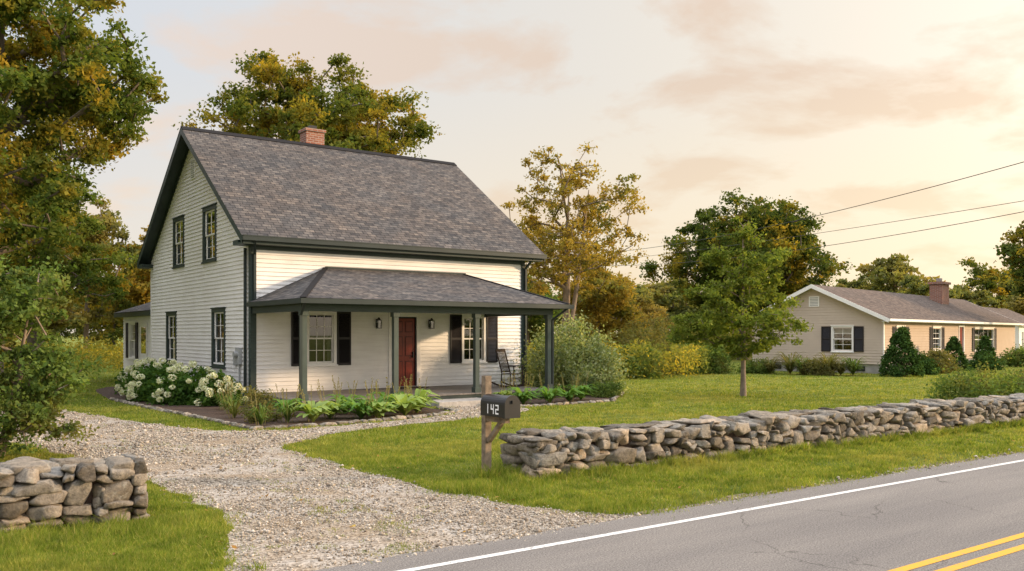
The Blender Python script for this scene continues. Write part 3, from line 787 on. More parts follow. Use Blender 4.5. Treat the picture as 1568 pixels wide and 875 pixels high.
slope(el, (EB + .32, EC, 2.95), (EB + .32, ED + .37, 2.95), (11.6, 40.6, 3.95), (11.6, EC, 3.95), M_shing)
el.obj('rear_ell', H)

st = MB(); st.box(12.5, 14.35, 20.55, 21.5, 0, .15, M_granite); st.obj('stone_step')
r = np.random.default_rng(11); VV = []; FF = []; cnt = 0
edge_path = [(5.95, 29), (6.05, 26), (6.3, 22), (6.5, 18.15), (8, 17.98), (10.7, 18.45), (12.2, 19.1), (12.4, 20.5)]
edge2 = [(14.5, 20.5), (14.5, 19.35), (17.8, 19.5), (20.4, 21.8)]
for EP in (edge_path, edge2):
    for (a, b) in zip(EP[:-1], EP[1:]):
        a = np.array([*a, 0.]); b = np.array([*b, 0.]); Ls = np.linalg.norm(b - a); d = (b - a) / Ls; s = 0
        while s < Ls:
            w = r.uniform(.16, .34); c = a + d * (s + w / 2) + np.array([0, 0, .02])
            P = stone(c, (d, np.array([d[1], -d[0], 0]), np.array([0, 0, 1.])), (w, .14, .10), r); VV.append(P); FF.append(TF + cnt); cnt += len(P); s += w + r.uniform(0, .05)
ob = link(bpy.data.objects.new('edging_stones', np_mesh('edging_stones', np.concatenate(VV), np.concatenate(FF), [M_stone]))); ob.parent = bed_root

# ------------------------------------------------------------------ rocking chair
rc = empty('rocking_chair'); MC = Matrix.Translation((16.85, 23.2, DZ)) @ Matrix.Rotation(R(22), 4, 'Z')
M_chair = simple('dark_chair_wood', (.045, .028, .02), .5, .2, 6)
c = MB(MC)
for sx in (-.28, .28):
    pts = [(sx, -.5 + i * .1, .03 + ((-.5 + i * .1) + .02) ** 2 * .34) for i in range(12)]
    for p, q in zip(pts[:-1], pts[1:]): c.beam(p, q, .035, .05, M_chair)
c.obj('rockers', rc); c = MB(MC)
for sx in (-.27, .27):
    c.tube((sx, -.25, .07), (sx, -.24, .68), .022, .018, M_chair, 8); c.tube((sx, .24, .07), (sx, .22, .45), .022, .02, M_chair, 8)
    c.tube((sx * .95, .22, .45), (sx * .95, .44, 1.22), .021, .017, M_chair, 8)
    c.beam((sx * 1.05, -.30, .69), (sx * 1.05, .28, .69), .07, .025, M_chair)
    c.tube((sx, -.24, .25), (sx, .23, .25), .012, .012, M_chair, 6)
c.tube((-.27, -.24, .3), (.27, -.24, .3), .012, .012, M_chair, 6); c.tube((-.27, .23, .22), (.27, .23, .22), .012, .012, M_chair, 6)
c.obj('legs_and_arms', rc); c = MB(MC)
for i in range(8): c.box(-.28, .28, -.27 + i * .065, -.27 + i * .065 + .055, .43, .45, M_chair)
c.obj('seat', rc); c = MB(MC)
for i in range(7):
    x = -.21 + i * .07; c.beam((x, .235, .5), (x, .425, 1.15), .03, .012, M_chair, (0, 1, 0))
c.beam((-.27, .44, 1.19), (.27, .44, 1.19), .03, .10, M_chair); c.beam((-.26, .235, .5), (.26, .235, .5), .025, .04, M_chair)
c.obj('backrest', rc)

# ------------------------------------------------------------------ mailbox
mbx = empty('mailbox'); M_wpost = simple('weathered_post', (.20, .155, .11), .9, .45, 9, .6)
c = MB(); px, py = 6.95, 10.17
c.box(px - .05, px + .05, py - .05, py + .05, 0, 1.42, M_wpost)
c.box(px - .04, px + .04, py - .50, py - .052, .80, .88, M_wpost)
c.beam((px, py - .06, .52), (px, py - .36, .80), .06, .06, M_wpost)
c.obj('post', mbx); c = MB()
bx0, bx1, by0, by1, bz = px - .12, px + .12, py - .60, py - .03, .885
prof = [(bx0, bz), (bx0, bz + .17)] + [((bx0 + bx1) / 2 - .12 * math.cos(t), bz + .17 + .12 * math.sin(t)) for t in [math.pi * i / 12 for i in range(1, 12)]] + [(bx1, bz + .17), (bx1, bz)]
for (p, q) in zip(prof, prof[1:] + prof[:1]): c.poly([(p[0], by0, p[1]), (q[0], by0, q[1]), (q[0], by1, q[1]), (p[0], by1, p[1])], M_black)
c.poly([(p[0], by0, p[1]) for p in prof], M_black); c.poly([(p[0], by1, p[1]) for p in prof], M_black)
cx_, cz_ = (bx0 + bx1) / 2, bz + .13
pr2 = [(cx_ + (p[0] - cx_) * 1.07, cz_ + (p[1] - cz_) * 1.06) for p in prof]
for (p, q) in zip(pr2, pr2[1:] + pr2[:1]): c.poly([(p[0], by0 - .02, p[1]), (q[0], by0 - .02, q[1]), (q[0], by0 + .03, q[1]), (p[0], by0 + .03, p[1])], M_black)
c.poly([(p[0], by0 - .02, p[1]) for p in pr2], M_black)
c.box(cx_ - .02, cx_ + .02, by0 - .045, by0 - .02, bz + .19, bz + .23, M_black)
c.obj('box', mbx)
def digit(c, ch, y, z, h, w, x):
    T = h * .15
    seg = {'t': (0, w, h - T, h), 'm': (0, w, h / 2 - T / 2, h / 2 + T / 2), 'b': (0, w, 0, T), 'ul': (0, T, h / 2, h), 'ur': (w - T, w, h / 2, h), 'll': (0, T, 0, h / 2), 'lr': (w - T, w, 0, h / 2)}
    if ch == '1': seg['ur'] = (w * .4, w * .4 + T, h / 2, h); seg['lr'] = (w * .4, w * .4 + T, 0, h / 2)
    mp = {'1': ['ur', 'lr'], '4': ['ul', 'ur', 'm', 'lr'], '2': ['t', 'ur', 'm', 'll', 'b']}
    for i, k in enumerate(mp[ch]):
        a, b, z0, z1 = seg[k]; xx = x - .002 - .0006 * i
        c.poly([(xx, y - a, z + z0), (xx, y - b, z + z0), (xx, y - b, z + z1), (xx, y - a, z + z1)], M_num)
c = MB()
for i, chh in enumerate('142'): digit(c, chh, py - .17 - i * .11, bz + .035, .13, .075, bx0)
c.obj('house_number', mbx)
c = MB(); c.beam((bx1 + .012, by0 + .12, bz + .1), (bx1 + .012, by0 + .34, bz + .1), .008, .03, M_red); c.obj('flag', mbx)

# ------------------------------------------------------------------ RANCH HOUSE
RH = empty('ranch_house'); MR = Matrix.Translation((41.2, 25.0, 0)) @ Matrix.Rotation(R(12.1), 4, 'Z')
q = MB(MR); LN, WD = 27.0, 7.1; rf_ = lambda s, t, z: (s, -t, z); rg = lambda s, t, z: (-t, s, z)
fh = [(1.9, 3.1, 1.15, 2.35), (7.9, 9.3, 1.15, 2.35), (16.4, 21.0, .95, 2.35)]; dh = (13.0, 13.95, .5, 2.45)
zE, zR = 2.78, 4.62; yf, yb = -.4, WD + .4; mr = (zR - zE) / (WD / 2 + .4)
siding(q, rf_, lambda z: 0, lambda z: LN, .48, zE - .06, M_tan, fh + [dh], .14, .035)
gh = [(1.55, 2.55, 1.15, 2.35)]
iv = lambda z: max(0, (z + .1 - zE) / mr - .4)
siding(q, rg, lambda z: iv(z), lambda z: WD - iv(z), .48, zR - .14, M_tan2, gh, .14, .035)
q.poly([(0, WD, 0), (LN, WD, 0), (LN, WD, zE), (0, WD, zE)], M_tan); q.poly([(LN, 0, 0), (LN, WD, 0), (LN, WD, zE), (LN, WD / 2, zR - .1), (LN, 0, zE)], M_tan)
q.box(.03, LN, .03, .15, 0, .48, M_found); q.box(.03, .15, .15, WD, 0, .48, M_found)
for s in (.9, 5.4): lb(q, rg, s, s + .5, -.02, .0, .12, .36, M_dark)
lb(q, rf_, -.02, .09, -.0, .045, .46, zE - .1, M_wtrim)
q.obj('walls', RH)
q = MB(MR)
window(q, rf_, *fh[0], M_wtrim, .08, 2, 2, .3); window(q, rf_, *fh[1], M_wtrim, .08, 2, 2, .3); window(q, rf_, *fh[2], M_wtrim, .08, 4, 1, .15); window(q, rg, *gh[0], M_wtrim, .08, 2, 2, .3)
for a, b, c0, d0 in fh: shutter(q, rf_, a - .62, a - .1, c0 - .05, d0 + .05); shutter(q, rf_, b + .1, b + .62, c0 - .05, d0 + .05)
shutter(q, rg, gh[0][0] - .6, gh[0][0] - .1, 1.1, 2.4); shutter(q, rg, gh[0][1] + .1, gh[0][1] + .6, 1.1, 2.4)
q.obj('windows', RH)
q = MB(MR); lb(q, rf_, dh[0], dh[1], -.08, -.04, dh[2], dh[3], M_red); lb(q, rf_, dh[0] - .1, dh[0], -.05, .05, .5, 2.55, M_wtrim); lb(q, rf_, dh[1], dh[1] + .1, -.05, .05, .5, 2.55, M_wtrim); lb(q, rf_, dh[0], dh[1], -.05, .048, 2.45, 2.55, M_wtrim)
q.box(12.7, 14.3, -1.2, -.03, 0, .42, M_found); q.obj('front_door', RH)
q = MB(MR); roof_gable(q, -.4, LN + .4, yf, yb, zE, zR, M_shing2, M_wtrim)
for xr in (-.42, LN + .38):
    rake(q, xr, .03, yf, zE, WD / 2, zR, .2, M_wtrim, .005); rake(q, xr, .03, yb, zE, WD / 2, zR, .2, M_wtrim, .005)
q.box(-.4, LN + .4, yf - .1, yf - .001, zE - .13, zE - .01, M_wtrim); q.box(-.38, LN + .38, yf, -.05, zE - .16, zE - .14, M_wtrim)
q.obj('roof', RH)
q = MB(MR); lb(q, rg, WD / 2 - .28, WD / 2 + .28, .03, .05, 3.45, 4.0, M_wtrim)
for i in range(6): lb(q, rg, WD / 2 - .22, WD / 2 + .22, .05, .06, 3.5 + i * .08, 3.54 + i * .08, M_grey)
q.obj('gable_vent', RH)
q = MB(MR); q.box(17.4, 18.9, 2.2, 3.0, 3.6, 5.35, M_brick); q.box(17.3, 19.0, 2.1, 3.1, 5.35, 5.5, M_brick); q.box(17.8, 18.1, 2.4, 2.7, 5.5, 5.75, M_found); q.obj('chimney', RH)

GA = empty('detached_garage'); MG = Matrix.Translation((79, 35.5, 0)) @ Matrix.Rotation(R(12), 4, 'Z')
q = MB(MG); gf = lambda s, t, z: (s, -t, z)
siding(q, gf, lambda z: 0, lambda z: 9, .1, 2.8, M_wtrim, [], .2, .02); q.poly([(0, 0, 0), (0, 6, 0), (0, 6, 2.8), (0, 3, 4.3), (0, 0, 2.8)], M_wtrim)
q.poly([(9, 0, 0), (9, 6, 0), (9, 6, 2.8), (9, 3, 4.3), (9, 0, 2.8)], M_wtrim); q.poly([(0, 6, 0), (9, 6, 0), (9, 6, 2.8), (0, 6, 2.8)], M_wtrim); q.obj('walls', GA)
q = MB(MG); roof_gable(q, -.3, 9.3, -.4, 6.4, 2.8, 4.4, M_shing2, M_wtrim); q.obj('roof', GA)
q = MB(MG); [lb(q, gf, 1 + i * 4, 4 + i * 4, .03, .06, .05, 2.2, M_grey) for i in range(2)]; q.obj('garage_doors', GA)

# ------------------------------------------------------------------ utility lines
PA = (30.6, 11.1); PB = (45.2, 53.7)
for P, hgt in ((PA, 8.6), (PB, 9.0)):
    ub = empty('utility_pole'); c = MB()
    c.tube((P[0], P[1], 0), (P[0], P[1], hgt), .16, .11, M_barkl, 12); c.obj('pole', ub)
    c = MB(); c.beam((P[0] - .9, P[1] + .3, hgt - .5), (P[0] + .9, P[1] - .3, hgt - .5), .09, .11, M_barkl)
    for t in (-.8, .0, .8): c.tube((P[0] + t, P[1] - t * .33, hgt - .44), (P[0] + t, P[1] - t * .33, hgt - .3), .04, .03, M_grey, 8)
    c.obj('crossarm', ub)
def wire(a, b, sag, rad=.014):
    pts = []
    for i in range(33):
        t = i / 32; p = Vector(a).lerp(Vector(b), t); p.z -= sag * 4 * t * (1 - t); pts.append(p)
    c = MB()
    for p, q_ in zip(pts[:-1], pts[1:]): c.tube(p, q_, rad, rad, M_black, 5, False)
    return c
W = empty('power_lines')
wire((30.6, 11.1, 8.0), (45.2, 53.7, 8.3), .75, .015).obj('wire_top', W)
wire((30.6, 11.1, 6.5), (45.2, 53.7, 7.6), .25, .011).obj('wire_middle', W)
wire((30.6, 11.1, 6.25), (45.2, 53.7, 7.5), .75, .013).obj('wire_low', W)

# ------------------------------------------------------------------ vegetation
def leaf_quads(P, size, r, up=.35, aspect=.62):
    k = len(P); n = r.normal(0, 1, (k, 3)); n[:, 2] += up * 2; n /= np.linalg.norm(n, axis=1, keepdims=True)
    a = r.normal(0, 1, (k, 3)); a -= (a * n).sum(1, keepdims=True) * n; a /= np.linalg.norm(a, axis=1, keepdims=True)
    b = np.cross(n, a); s = size * r.uniform(.6, 1.35, (k, 1)) * .5
    V = np.stack([P - a * s, P + b * s * aspect - n * s * .15, P + a * s, P - b * s * aspect - n * s * .15], 1)
    return V

def auto_lobes(z0, z1, Rr, r, n, top_bias=.0):
    L_ = []; zc = (z0 + z1) / 2; hz = (z1 - z0) / 2
    L_.append((0, 0, zc, Rr * .55, Rr * .55, hz * .76))
    for i in range(n):
        a = i * 2.4 + r.uniform(-.4, .4); f = r.uniform(-.75, .85); prof = math.sqrt(max(.05, 1 - f * f))
        rr = Rr * r.uniform(.26, .42); dist = max(0, Rr * prof * r.uniform(.82, 1.0) - rr * .85)
        L_.append((math.cos(a) * dist, math.sin(a) * dist, zc + f * (hz - rr * .6) , rr, rr, rr * .75))
    a = r.uniform(0, 6.28); L_.append((math.cos(a) * Rr * .15, math.sin(a) * Rr * .15, z1 - Rr * .3, Rr * .36, Rr * .36, Rr * .3))
    return L_

def tree_mesh(name, h, z0, Rr, nclump, nleaf, leaf, clump_r, mats, seed, trunk_r, nl=14, sides=6, shell=.45, trunk_frac=.7, multi=1, lobes=None):
    r = np.random.default_rng(seed)
    lobes = lobes or auto_lobes(z0, h, Rr, r, nl)
    vol = np.array([l[3] * l[4] * l[5] for l in lobes]) ** .8; vol /= vol.sum()
    C = []
    for _ in range(nclump):
        l = lobes[r.choice(len(lobes), p=vol)]
        v = r.normal(0, 1, 3); v /= np.linalg.norm(v); rad = r.random() ** shell
        C.append((l[0] + v[0] * l[3] * rad, l[1] + v[1] * l[4] * rad, l[2] + v[2] * l[5] * rad))
    C = np.array(C)
    nodes = []; par = []
    for k in range(multi):
        ph = r.uniform(0, 6.28); lean = .0 if multi == 1 else .35 * Rr
        top = z0 + (h - z0) * trunk_frac; steps = max(6, int(top / .7)); prev = -1
        for i in range(steps + 1):
            t = i / steps; w = Rr * .05 * math.sin(t * 5 + ph)
            nodes.append((w * t + math.cos(ph) * lean * t, w * t * .7 + math.sin(ph) * lean * t, top * t)); par.append(prev); prev = len(nodes) - 1
    ntrunk = len(nodes)
    low = max(z0 * .75, .1)
    order = np.argsort(np.hypot(C[:, 0], C[:, 1]) + .3 * np.abs(C[:, 2] - (z0 + h) / 2))
    for ci in order:
        c = C[ci]; Nn = np.array(nodes); dv = c - Nn
        dist = np.linalg.norm(dv, axis=1) + 1.4 * np.maximum(0, Nn[:, 2] - c[2] + .15 * np.hypot(dv[:, 0], dv[:, 1]))
        dist[Nn[:, 2] < low] += 100
        j = int(np.argmin(dist)); L0 = np.linalg.norm(c - Nn[j]); k = max(1, int(L0 / (.09 * h)))
        prev = j
        for i in range(1, k + 1):
            t = i / k; p = Nn[j] + (c - Nn[j]) * t; p[2] -= .12 * L0 * math.sin(math.pi * t) * (1 if i < k else 0)
            p = p + r.normal(0, .04 * L0 / k, 3) * (1 if i < k else 0)
            nodes.append(tuple(p)); par.append(prev); prev = len(nodes) - 1
    Nn = np.array(nodes); n = len(Nn); acc = np.zeros(n); rt = .35 * trunk_r / max(1, nclump ** .45)
    for i in range(n - 1, -1, -1):
        if acc[i] == 0: acc[i] = rt ** 2.2
        if par[i] >= 0: acc[par[i]] += acc[i]
    rad = acc ** (1 / 2.0); rad *= trunk_r / rad[0]; rad = np.maximum(rad, trunk_r * .02)
    VV = []; FF = []; cnt = 0; ang = np.arange(sides) * 2 * math.pi / sides
    for i in range(n):
        if par[i] < 0: continue
        a = Nn[par[i]]; b = Nn[i]; d = b - a; l = np.linalg.norm(d)
        if l < 1e-5: continue
        d /= l; s = np.cross(d, (0, 0, 1.)) if abs(d[2]) < .95 else np.cross(d, (1., 0, 0)); s /= np.linalg.norm(s); u = np.cross(s, d)
        ra = rad[par[i]] if i < ntrunk else min(rad[par[i]], rad[i] * 1.35); rb = rad[i]
        if par[i] == 0: ra *= 1.45
        ring = np.outer(np.cos(ang), s) + np.outer(np.sin(ang), u)
        VV.append(a + ring * ra); VV.append(b + d * rb * .3 + ring * rb)
        k = np.arange(sides); FF.append(np.stack([k, (k + 1) % sides, (k + 1) % sides + sides, k + sides], 1) + cnt); cnt += 2 * sides
    nw = sum(len(f) for f in FF)
    w = r.uniform(.4, 1.6, nclump); per = r.choice(nclump, nleaf, p=w / w.sum())
    off = r.normal(0, 1, (nleaf, 3)); off /= (np.linalg.norm(off, axis=1, keepdims=True) + .3) ; off *= r.uniform(.2, 1.4, (nleaf, 1))
    cs = clump_r * r.uniform(.6, 1.35, nclump)
    P = C[per] + off * cs[per][:, None] * np.array([1, 1, .62]); P[:, 2] -= .1 * clump_r
    P[:, 2] = np.maximum(P[:, 2], .05)
    LV = leaf_quads(P, leaf, r); LF = np.arange(nleaf * 4).reshape(nleaf, 4) + cnt
    V = np.concatenate(VV + [LV.reshape(-1, 3)]); F = np.concatenate(FF + [LF])
    mi = np.concatenate([np.zeros(nw, int), np.ones(nleaf, int)])
    return np_mesh(name, V, F, mats, mi)

def tree(name, loc, rot=0, sc=1, **k):
    me = tree_mesh(name, **k); ob = bpy.data.objects.new(name, me); ob.location = (loc[0], loc[1], 0); ob.rotation_euler[2] = rot; ob.scale = (sc,) * 3
    return link(ob)

tree('maple_tree', (2.9, 30.2), h=14.2, z0=3.0, Rr=5.5, nclump=450, nleaf=76000, leaf=.155, clump_r=.54, mats=[M_bark, M_leaf_big], seed=4, trunk_r=.38, nl=24)
tree('maple_tree', (5.4, 40.3), h=9.8, z0=1.4, Rr=4.0, nclump=220, nleaf=32000, leaf=.17, clump_r=.58, mats=[M_bark, M_leaf_big], seed=14, trunk_r=.22, nl=14)
tree('oak_tree', (20.0, 45.2), h=17.9, z0=6.0, Rr=7.2, nclump=540, nleaf=80000, leaf=.21, clump_r=.72, mats=[M_bark, M_leaf_oak], seed=8, trunk_r=.42, nl=24)
tree('golden_ash_tree', (28.6, 34.9), h=12.1, z0=3.2, Rr=4.7, nclump=350, nleaf=21000, leaf=.165, clump_r=.46, mats=[M_barkl, M_leaf_gold], seed=21, trunk_r=.19, nl=20, multi=2)
tree('golden_ash_tree', (39.5, 44.5), h=7.8, z0=.8, Rr=3.9, nclump=150, nleaf=19000, leaf=.22, clump_r=.62, mats=[M_barkl, M_leaf_gold], seed=22, trunk_r=.16)
tree('hawthorn_tree', (33.5, 44.5), h=6.2, z0=.6, Rr=3.2, nclump=110, nleaf=14000, leaf=.22, clump_r=.6, mats=[M_barkl, M_leaf_shrub], seed=23, trunk_r=.14)
tree('sugar_maple_tree', (55.2, 45.2), h=13.4, z0=2.0, Rr=7.6, nclump=450, nleaf=62000, leaf=.27, clump_r=.85, mats=[M_bark, M_leaf_dark], seed=31, trunk_r=.42, nl=22)
lob = [(0, 0, 2.5, 1.4, 1.4, .9), (0, 0, 3.9, 1.05, 1.05, 1.0), (.1, 0, 5.15, .55, .55, .75), (-1.4, .85, 2.2, .8, .8, .5), (1.4, -.85, 2.0, .8, .8, .6), (.7, 1.5, 2.5, .75, .75, .5), (-.4, -1.3, 2.6, .85, .85, .5), (1.15, -.5, 3.3, .7, .7, .5), (-1.15, .5, 3.3, .7, .7, .5), (.55, -.9, 4.3, .6, .6, .45), (-.6, .6, 4.5, .55, .55, .4), (.2, .1, 1.7, 1.1, 1.1, .4)]
tree('young_tree', (22.8, 18.7), h=5.95, z0=1.2, Rr=2.2, nclump=270, nleaf=22000, leaf=.11, clump_r=.27, mats=[M_barkl, M_leaf_green], seed=43, trunk_r=.08, lobes=lob, trunk_frac=.9)
tree('sugar_maple_tree', (63.5, 25.6), h=12.2, z0=2.6, Rr=4.6, nclump=210, nleaf=26000, leaf=.27, clump_r=.75, mats=[M_bark, M_leaf_dark], seed=51, trunk_r=.34)
tree('golden_ash_tree', (11.0, 60.4), h=10.4, z0=.8, Rr=3.8, nclump=150, nleaf=19000, leaf=.24, clump_r=.6, mats=[M_barkl, M_leaf_far], seed=61, trunk_r=.16)
tree('golden_ash_tree', (15.3, 58.5), h=9.4, z0=.8, Rr=3.6, nclump=150, nleaf=19000, leaf=.24, clump_r=.6, mats=[M_barkl, M_leaf_gold], seed=62, trunk_r=.16)
tree('maple_tree', (3.5, 52), h=11.5, z0=1.0, Rr=4.6, nclump=180, nleaf=22000, leaf=.25, clump_r=.7, mats=[M_bark, M_leaf_oak], seed=63, trunk_r=.24)
lob = [(0, 0, 1.0, 1.15, 1.15, .9), (0, 0, 2.2, .95, .95, .9), (.45, -.25, 2.7, .6, .6, .55), (-.6, .2, 2.8, .8, .8, .7), (.7, -.5, 1.4, .55, .55, .5), (.5, -.4, .6, .65, .65, .5)]
tree('arching_shrub', (1.7, 16.4), h=3.6, z0=.2, Rr=1.3, nclump=280, nleaf=25000, leaf=.08, clump_r=.24, mats=[M_barkl, M_leaf_shrub], seed=71, trunk_r=.045, lobes=lob, multi=4, trunk_frac=.6)

def bush(name, loc, rx, h, nleaf, leaf, mat, seed, ncl=60, shape='round', bark=None):
    r = np.random.default_rng(seed)
    C = []
    for _ in range(ncl):
        v = r.normal(0, 1, 3); v /= np.linalg.norm(v); v[2] = abs(v[2])
        s = r.random() ** .35; z = v[2] * h * s * .9
        k = rx * s * (r.uniform(.8, 1.15))
        if shape == 'cone': z = r.random() * h * .95; a = r.uniform(0, 6.28); k = rx * (1 - z / h) * 1.0 + .05; v = np.array([math.cos(a), math.sin(a), 0])
        C.append((v[0] * k, v[1] * k, max(.1, z)))
    C = np.array(C); cr = rx * (.26 if shape == 'round' else .16)
    per = r.integers(0, ncl, nleaf); off = r.normal(0, .5, (nleaf, 3)) * cr; P = C[per] + off; P[:, 2] = np.abs(P[:, 2])
    LV = leaf_quads(P, leaf, r); mb_v = [LV.reshape(-1, 3)]; F = [np.arange(nleaf * 4).reshape(-1, 4)]; cnt = nleaf * 4; mi = [np.zeros(nleaf, int)]
    for i in range(0, ncl, 3):
        a = np.array([r.normal(0, .06), r.normal(0, .06), 0]); b = C[i]; s = np.array([.012, 0, 0]); q_ = np.array([0, .012, 0])
        mb_v.append(np.array([a - s, a + s, b + s * .4, b - s * .4, a - q_, a + q_, b + q_ * .4, b - q_ * .4])); F.append(np.array([[0, 1, 2, 3], [4, 5, 6, 7]]) + cnt); cnt += 8; mi.append(np.ones(2, int))
    me = np_mesh(name, np.concatenate(mb_v), np.concatenate(F), [mat, M_bark], np.concatenate(mi))
    ob = bpy.data.objects.new(name, me); ob.location = (*loc, 0); return link(ob)

bush('dogwood_shrub', (19.35, 23.2), 1.7, 2.6, 19000, .10, M_leaf_varieg, 1, 150)
bush('olive_shrub', (31.5, 32.0), 1.9, 3.0, 10000, .13, M_leaf_olive, 2, 100)
bush('olive_shrub', (34.5, 31.0), 1.6, 2.1, 8000, .13, M_leaf_shrub, 3, 80)
bush('olive_shrub', (28.6, 29.6), 1.3, 1.6, 6500, .12, M_leaf_shrub, 31, 70)
bush('barberry_shrub', (7.15, 19.6), .45, .85, 2600, .055, M_leaf_olive, 4, 45)
bush('round_shrub', (18.9, 20.9), .5, .7, 2200, .07, M_leaf_shrub, 5, 40)
bush('yew_cone', (39.6, 23.1), .95, 2.35, 9000, .12, M_leaf_ever, 6, 190, 'cone')
bush('boxwood_shrub', (42.3, 23.6), .75, 1.1, 4500, .11, M_leaf_ever, 7, 60)
bush('boxwood_shrub', (44.5, 24.0), .95, 1.35, 4500, .12, M_leaf_olive, 8, 60)
bush('yew_cone', (47.9, 24.9), .7, 1.9, 4000, .12, M_leaf_ever, 9, 120, 'cone')
bush('yew_cone', (53.2, 25.8), .75, 1.9, 4000, .12, M_leaf_ever, 10, 120, 'cone')
bush('boxwood_shrub', (50.6, 24.6), .9, 1.0, 4000, .12, M_leaf_ever, 12, 60)
bush('boxwood_shrub', (57.5, 25.5), 1.4, 1.3, 5000, .14, M_leaf_shrub, 13, 60)
bush('roadside_shrub', (24.4, 11.9), 1.35, 1.05, 9500, .08, M_leaf_shrub, 14, 90)
bush('roadside_shrub', (26.8, 11.6), 1.2, 1.0, 7500, .08, M_leaf_olive, 15, 80)
for i, (x, y, rr, hh) in enumerate([(2.2, 33, 1.1, 1.2), (4.8, 35.5, 1.0, 1.1), (8.0, 33.6, .55, .7), (8.1, 34.9, .5, .6)]):
    bush('round_shrub', (x, y), rr, hh, 4500, .09, M_leaf_shrub, 20 + i, 60)

for i, (x, y, rr, hh) in enumerate([(8.0, 24.9, .62, .85), (7.45, 26.1, .85, 1.1), (7.2, 27.7, .9, 1.15), (7.35, 29.3, .9, 1.15), (7.5, 31.0, .85, 1.1)]):
    hb = empty('hydrangea_bush', (x, y, 0)); f = bush('foliage', (0, 0), rr, hh, 5200, .11, M_leaf_hyd, 40 + i, 60); f.parent = hb
    r = np.random.default_rng(90 + i); P = []; cs = []
    while len(cs) < 28:
        v = r.normal(0, 1, 3); v[0] -= .5; v[1] -= .3; v /= np.linalg.norm(v); v[2] = abs(v[2]) * 1.0
        c = np.array([v[0] * rr * 1.08, v[1] * rr * 1.08, .12 + v[2] * hh * .95]); 
        cs.append(c); br = r.uniform(.07, .115)
        o_ = r.normal(0, 1, (90, 3)); o_ /= np.linalg.norm(o_, axis=1, keepdims=True); o_[:, 2] *= .8; P.append(c + o_ * br)
    P = np.concatenate(P); V = leaf_quads(P, .05, r, .2, .9)
    fo = link(bpy.data.objects.new('blooms', np_mesh('blooms', V.reshape(-1, 3), np.arange(len(P) * 4).reshape(-1, 4), [M_petal]))); fo.parent = hb

def rosette(name, loc, nl, Ln, Wd, mat, seed, lift=.8, stalks=0, arch=1.0):
    r = np.random.default_rng(seed); VV = []; FF = []; cnt = 0; MI = []
    for i in range(nl):
        a = i * 2.399 + r.uniform(-.3, .3); l = Ln * r.uniform(.6, 1.1); up = lift * r.uniform(.5, 1.2); w = Wd * r.uniform(.7, 1.1); K = 6; P = []
        for k in range(K + 1):
            t = k / K; rad = l * (t ** 1.1); z = l * up * (math.sin(min(1, t * 1.15) * math.pi * .62 * arch)) - .12 * l * t * t
            ww = w * math.sin(math.pi * min(.97, .06 + t * .92)) ** .8 * .5 + .004
            c, s = math.cos(a), math.sin(a)
            P += [(c * rad - s * ww, s * rad + c * ww, z + .25 * ww), (c * rad, s * rad, z), (c * rad + s * ww, s * rad - c * ww, z + .25 * ww)]
        VV.append(np.array(P)); f = []
        for k in range(K):
            b = k * 3; f += [[b, b + 1, b + 4, b + 3], [b + 1, b + 2, b + 5, b + 4]]
        FF.append(np.array(f) + cnt); cnt += len(P); MI += [0] * len(f)
    for i in range(stalks):
        a = r.uniform(0, 6.28); hh = r.uniform(.55, .95); x, y = math.cos(a) * .12, math.sin(a) * .12; tx, ty = x * 2.6, y * 2.6; w = .006
        VV.append(np.array([(x - w, y, 0), (x + w, y, 0), (tx + w, ty, hh), (tx - w, ty, hh)])); FF.append(np.array([[0, 1, 2, 3]]) + cnt); cnt += 4; MI.append(1)
        for k in range(6):
            q_ = .7 + .06 * k; c = np.array([x + (tx - x) * q_, y + (ty - y) * q_, hh * q_]); V = leaf_quads(c[None] + r.normal(0, .012, (1, 3)), .05, r)[0]
            VV.append(V); FF.append(np.array([[0, 1, 2, 3]]) + cnt); cnt += 4; MI.append(1)
    me = np_mesh(name, np.concatenate(VV), np.concatenate(FF), [mat, M_dry], MI); ob = bpy.data.objects.new(name, me); ob.location = (*loc, 0.01); return link(ob)
M_leaf_hosta2 = leafmat('leaves_hosta_light', [(.20, .30, .08), (.27, .37, .11), (.34, .43, .15)], None)
for i, (x, y, l, m2) in enumerate([(8.15, 18.9, .6, 1), (8.8, 19.4, .55, 1), (9.35, 18.9, .62, 0), (10.0, 19.4, .6, 0), (10.55, 18.95, .68, 1), (11.2, 19.5, .7, 1), (11.5, 20.4, .6, 0), (9.6, 20.3, .6, 0), (8.2, 20.5, .55, 0), (9.7, 18.7, .5, 1), (10.8, 20.2, .6, 0),
        (15.0, 20.1, .55, 0), (15.8, 19.9, .6, 0), (16.6, 20.0, .6, 0), (17.4, 20.4, .55, 0), (14.95, 20.9, .45, 1)]):
    rosette('hosta_plant', (x, y), 34 if m2 else 42, l, .18 if m2 else .11, M_leaf_hosta2 if m2 else M_leaf_hosta, 200 + i, .75, 4 if i % 2 == 0 else 7)
for i, (x, y, l) in enumerate([(37.2, 26.9, .75), (37.7, 25.7, .9), (36.7, 28.4, .7), (38.3, 24.8, .8), (37.9, 25.2, .6), (37.1, 27.5, .95), (60, 27, .9), (19.9, 22.2, .6)]):
    rosette('ornamental_grass', (x, y), 160, l, .035, M_leaf_olive if i % 3 else M_leaf_shrub, 300 + i, 1.05, 6)
bush('low_foundation_shrub', (37.5, 26.2), .9, .75, 4000, .10, M_leaf_olive, 33, 50); bush('low_foundation_shrub', (36.7, 29.2), .9, .8, 4000, .10, M_leaf_shrub, 34, 50)
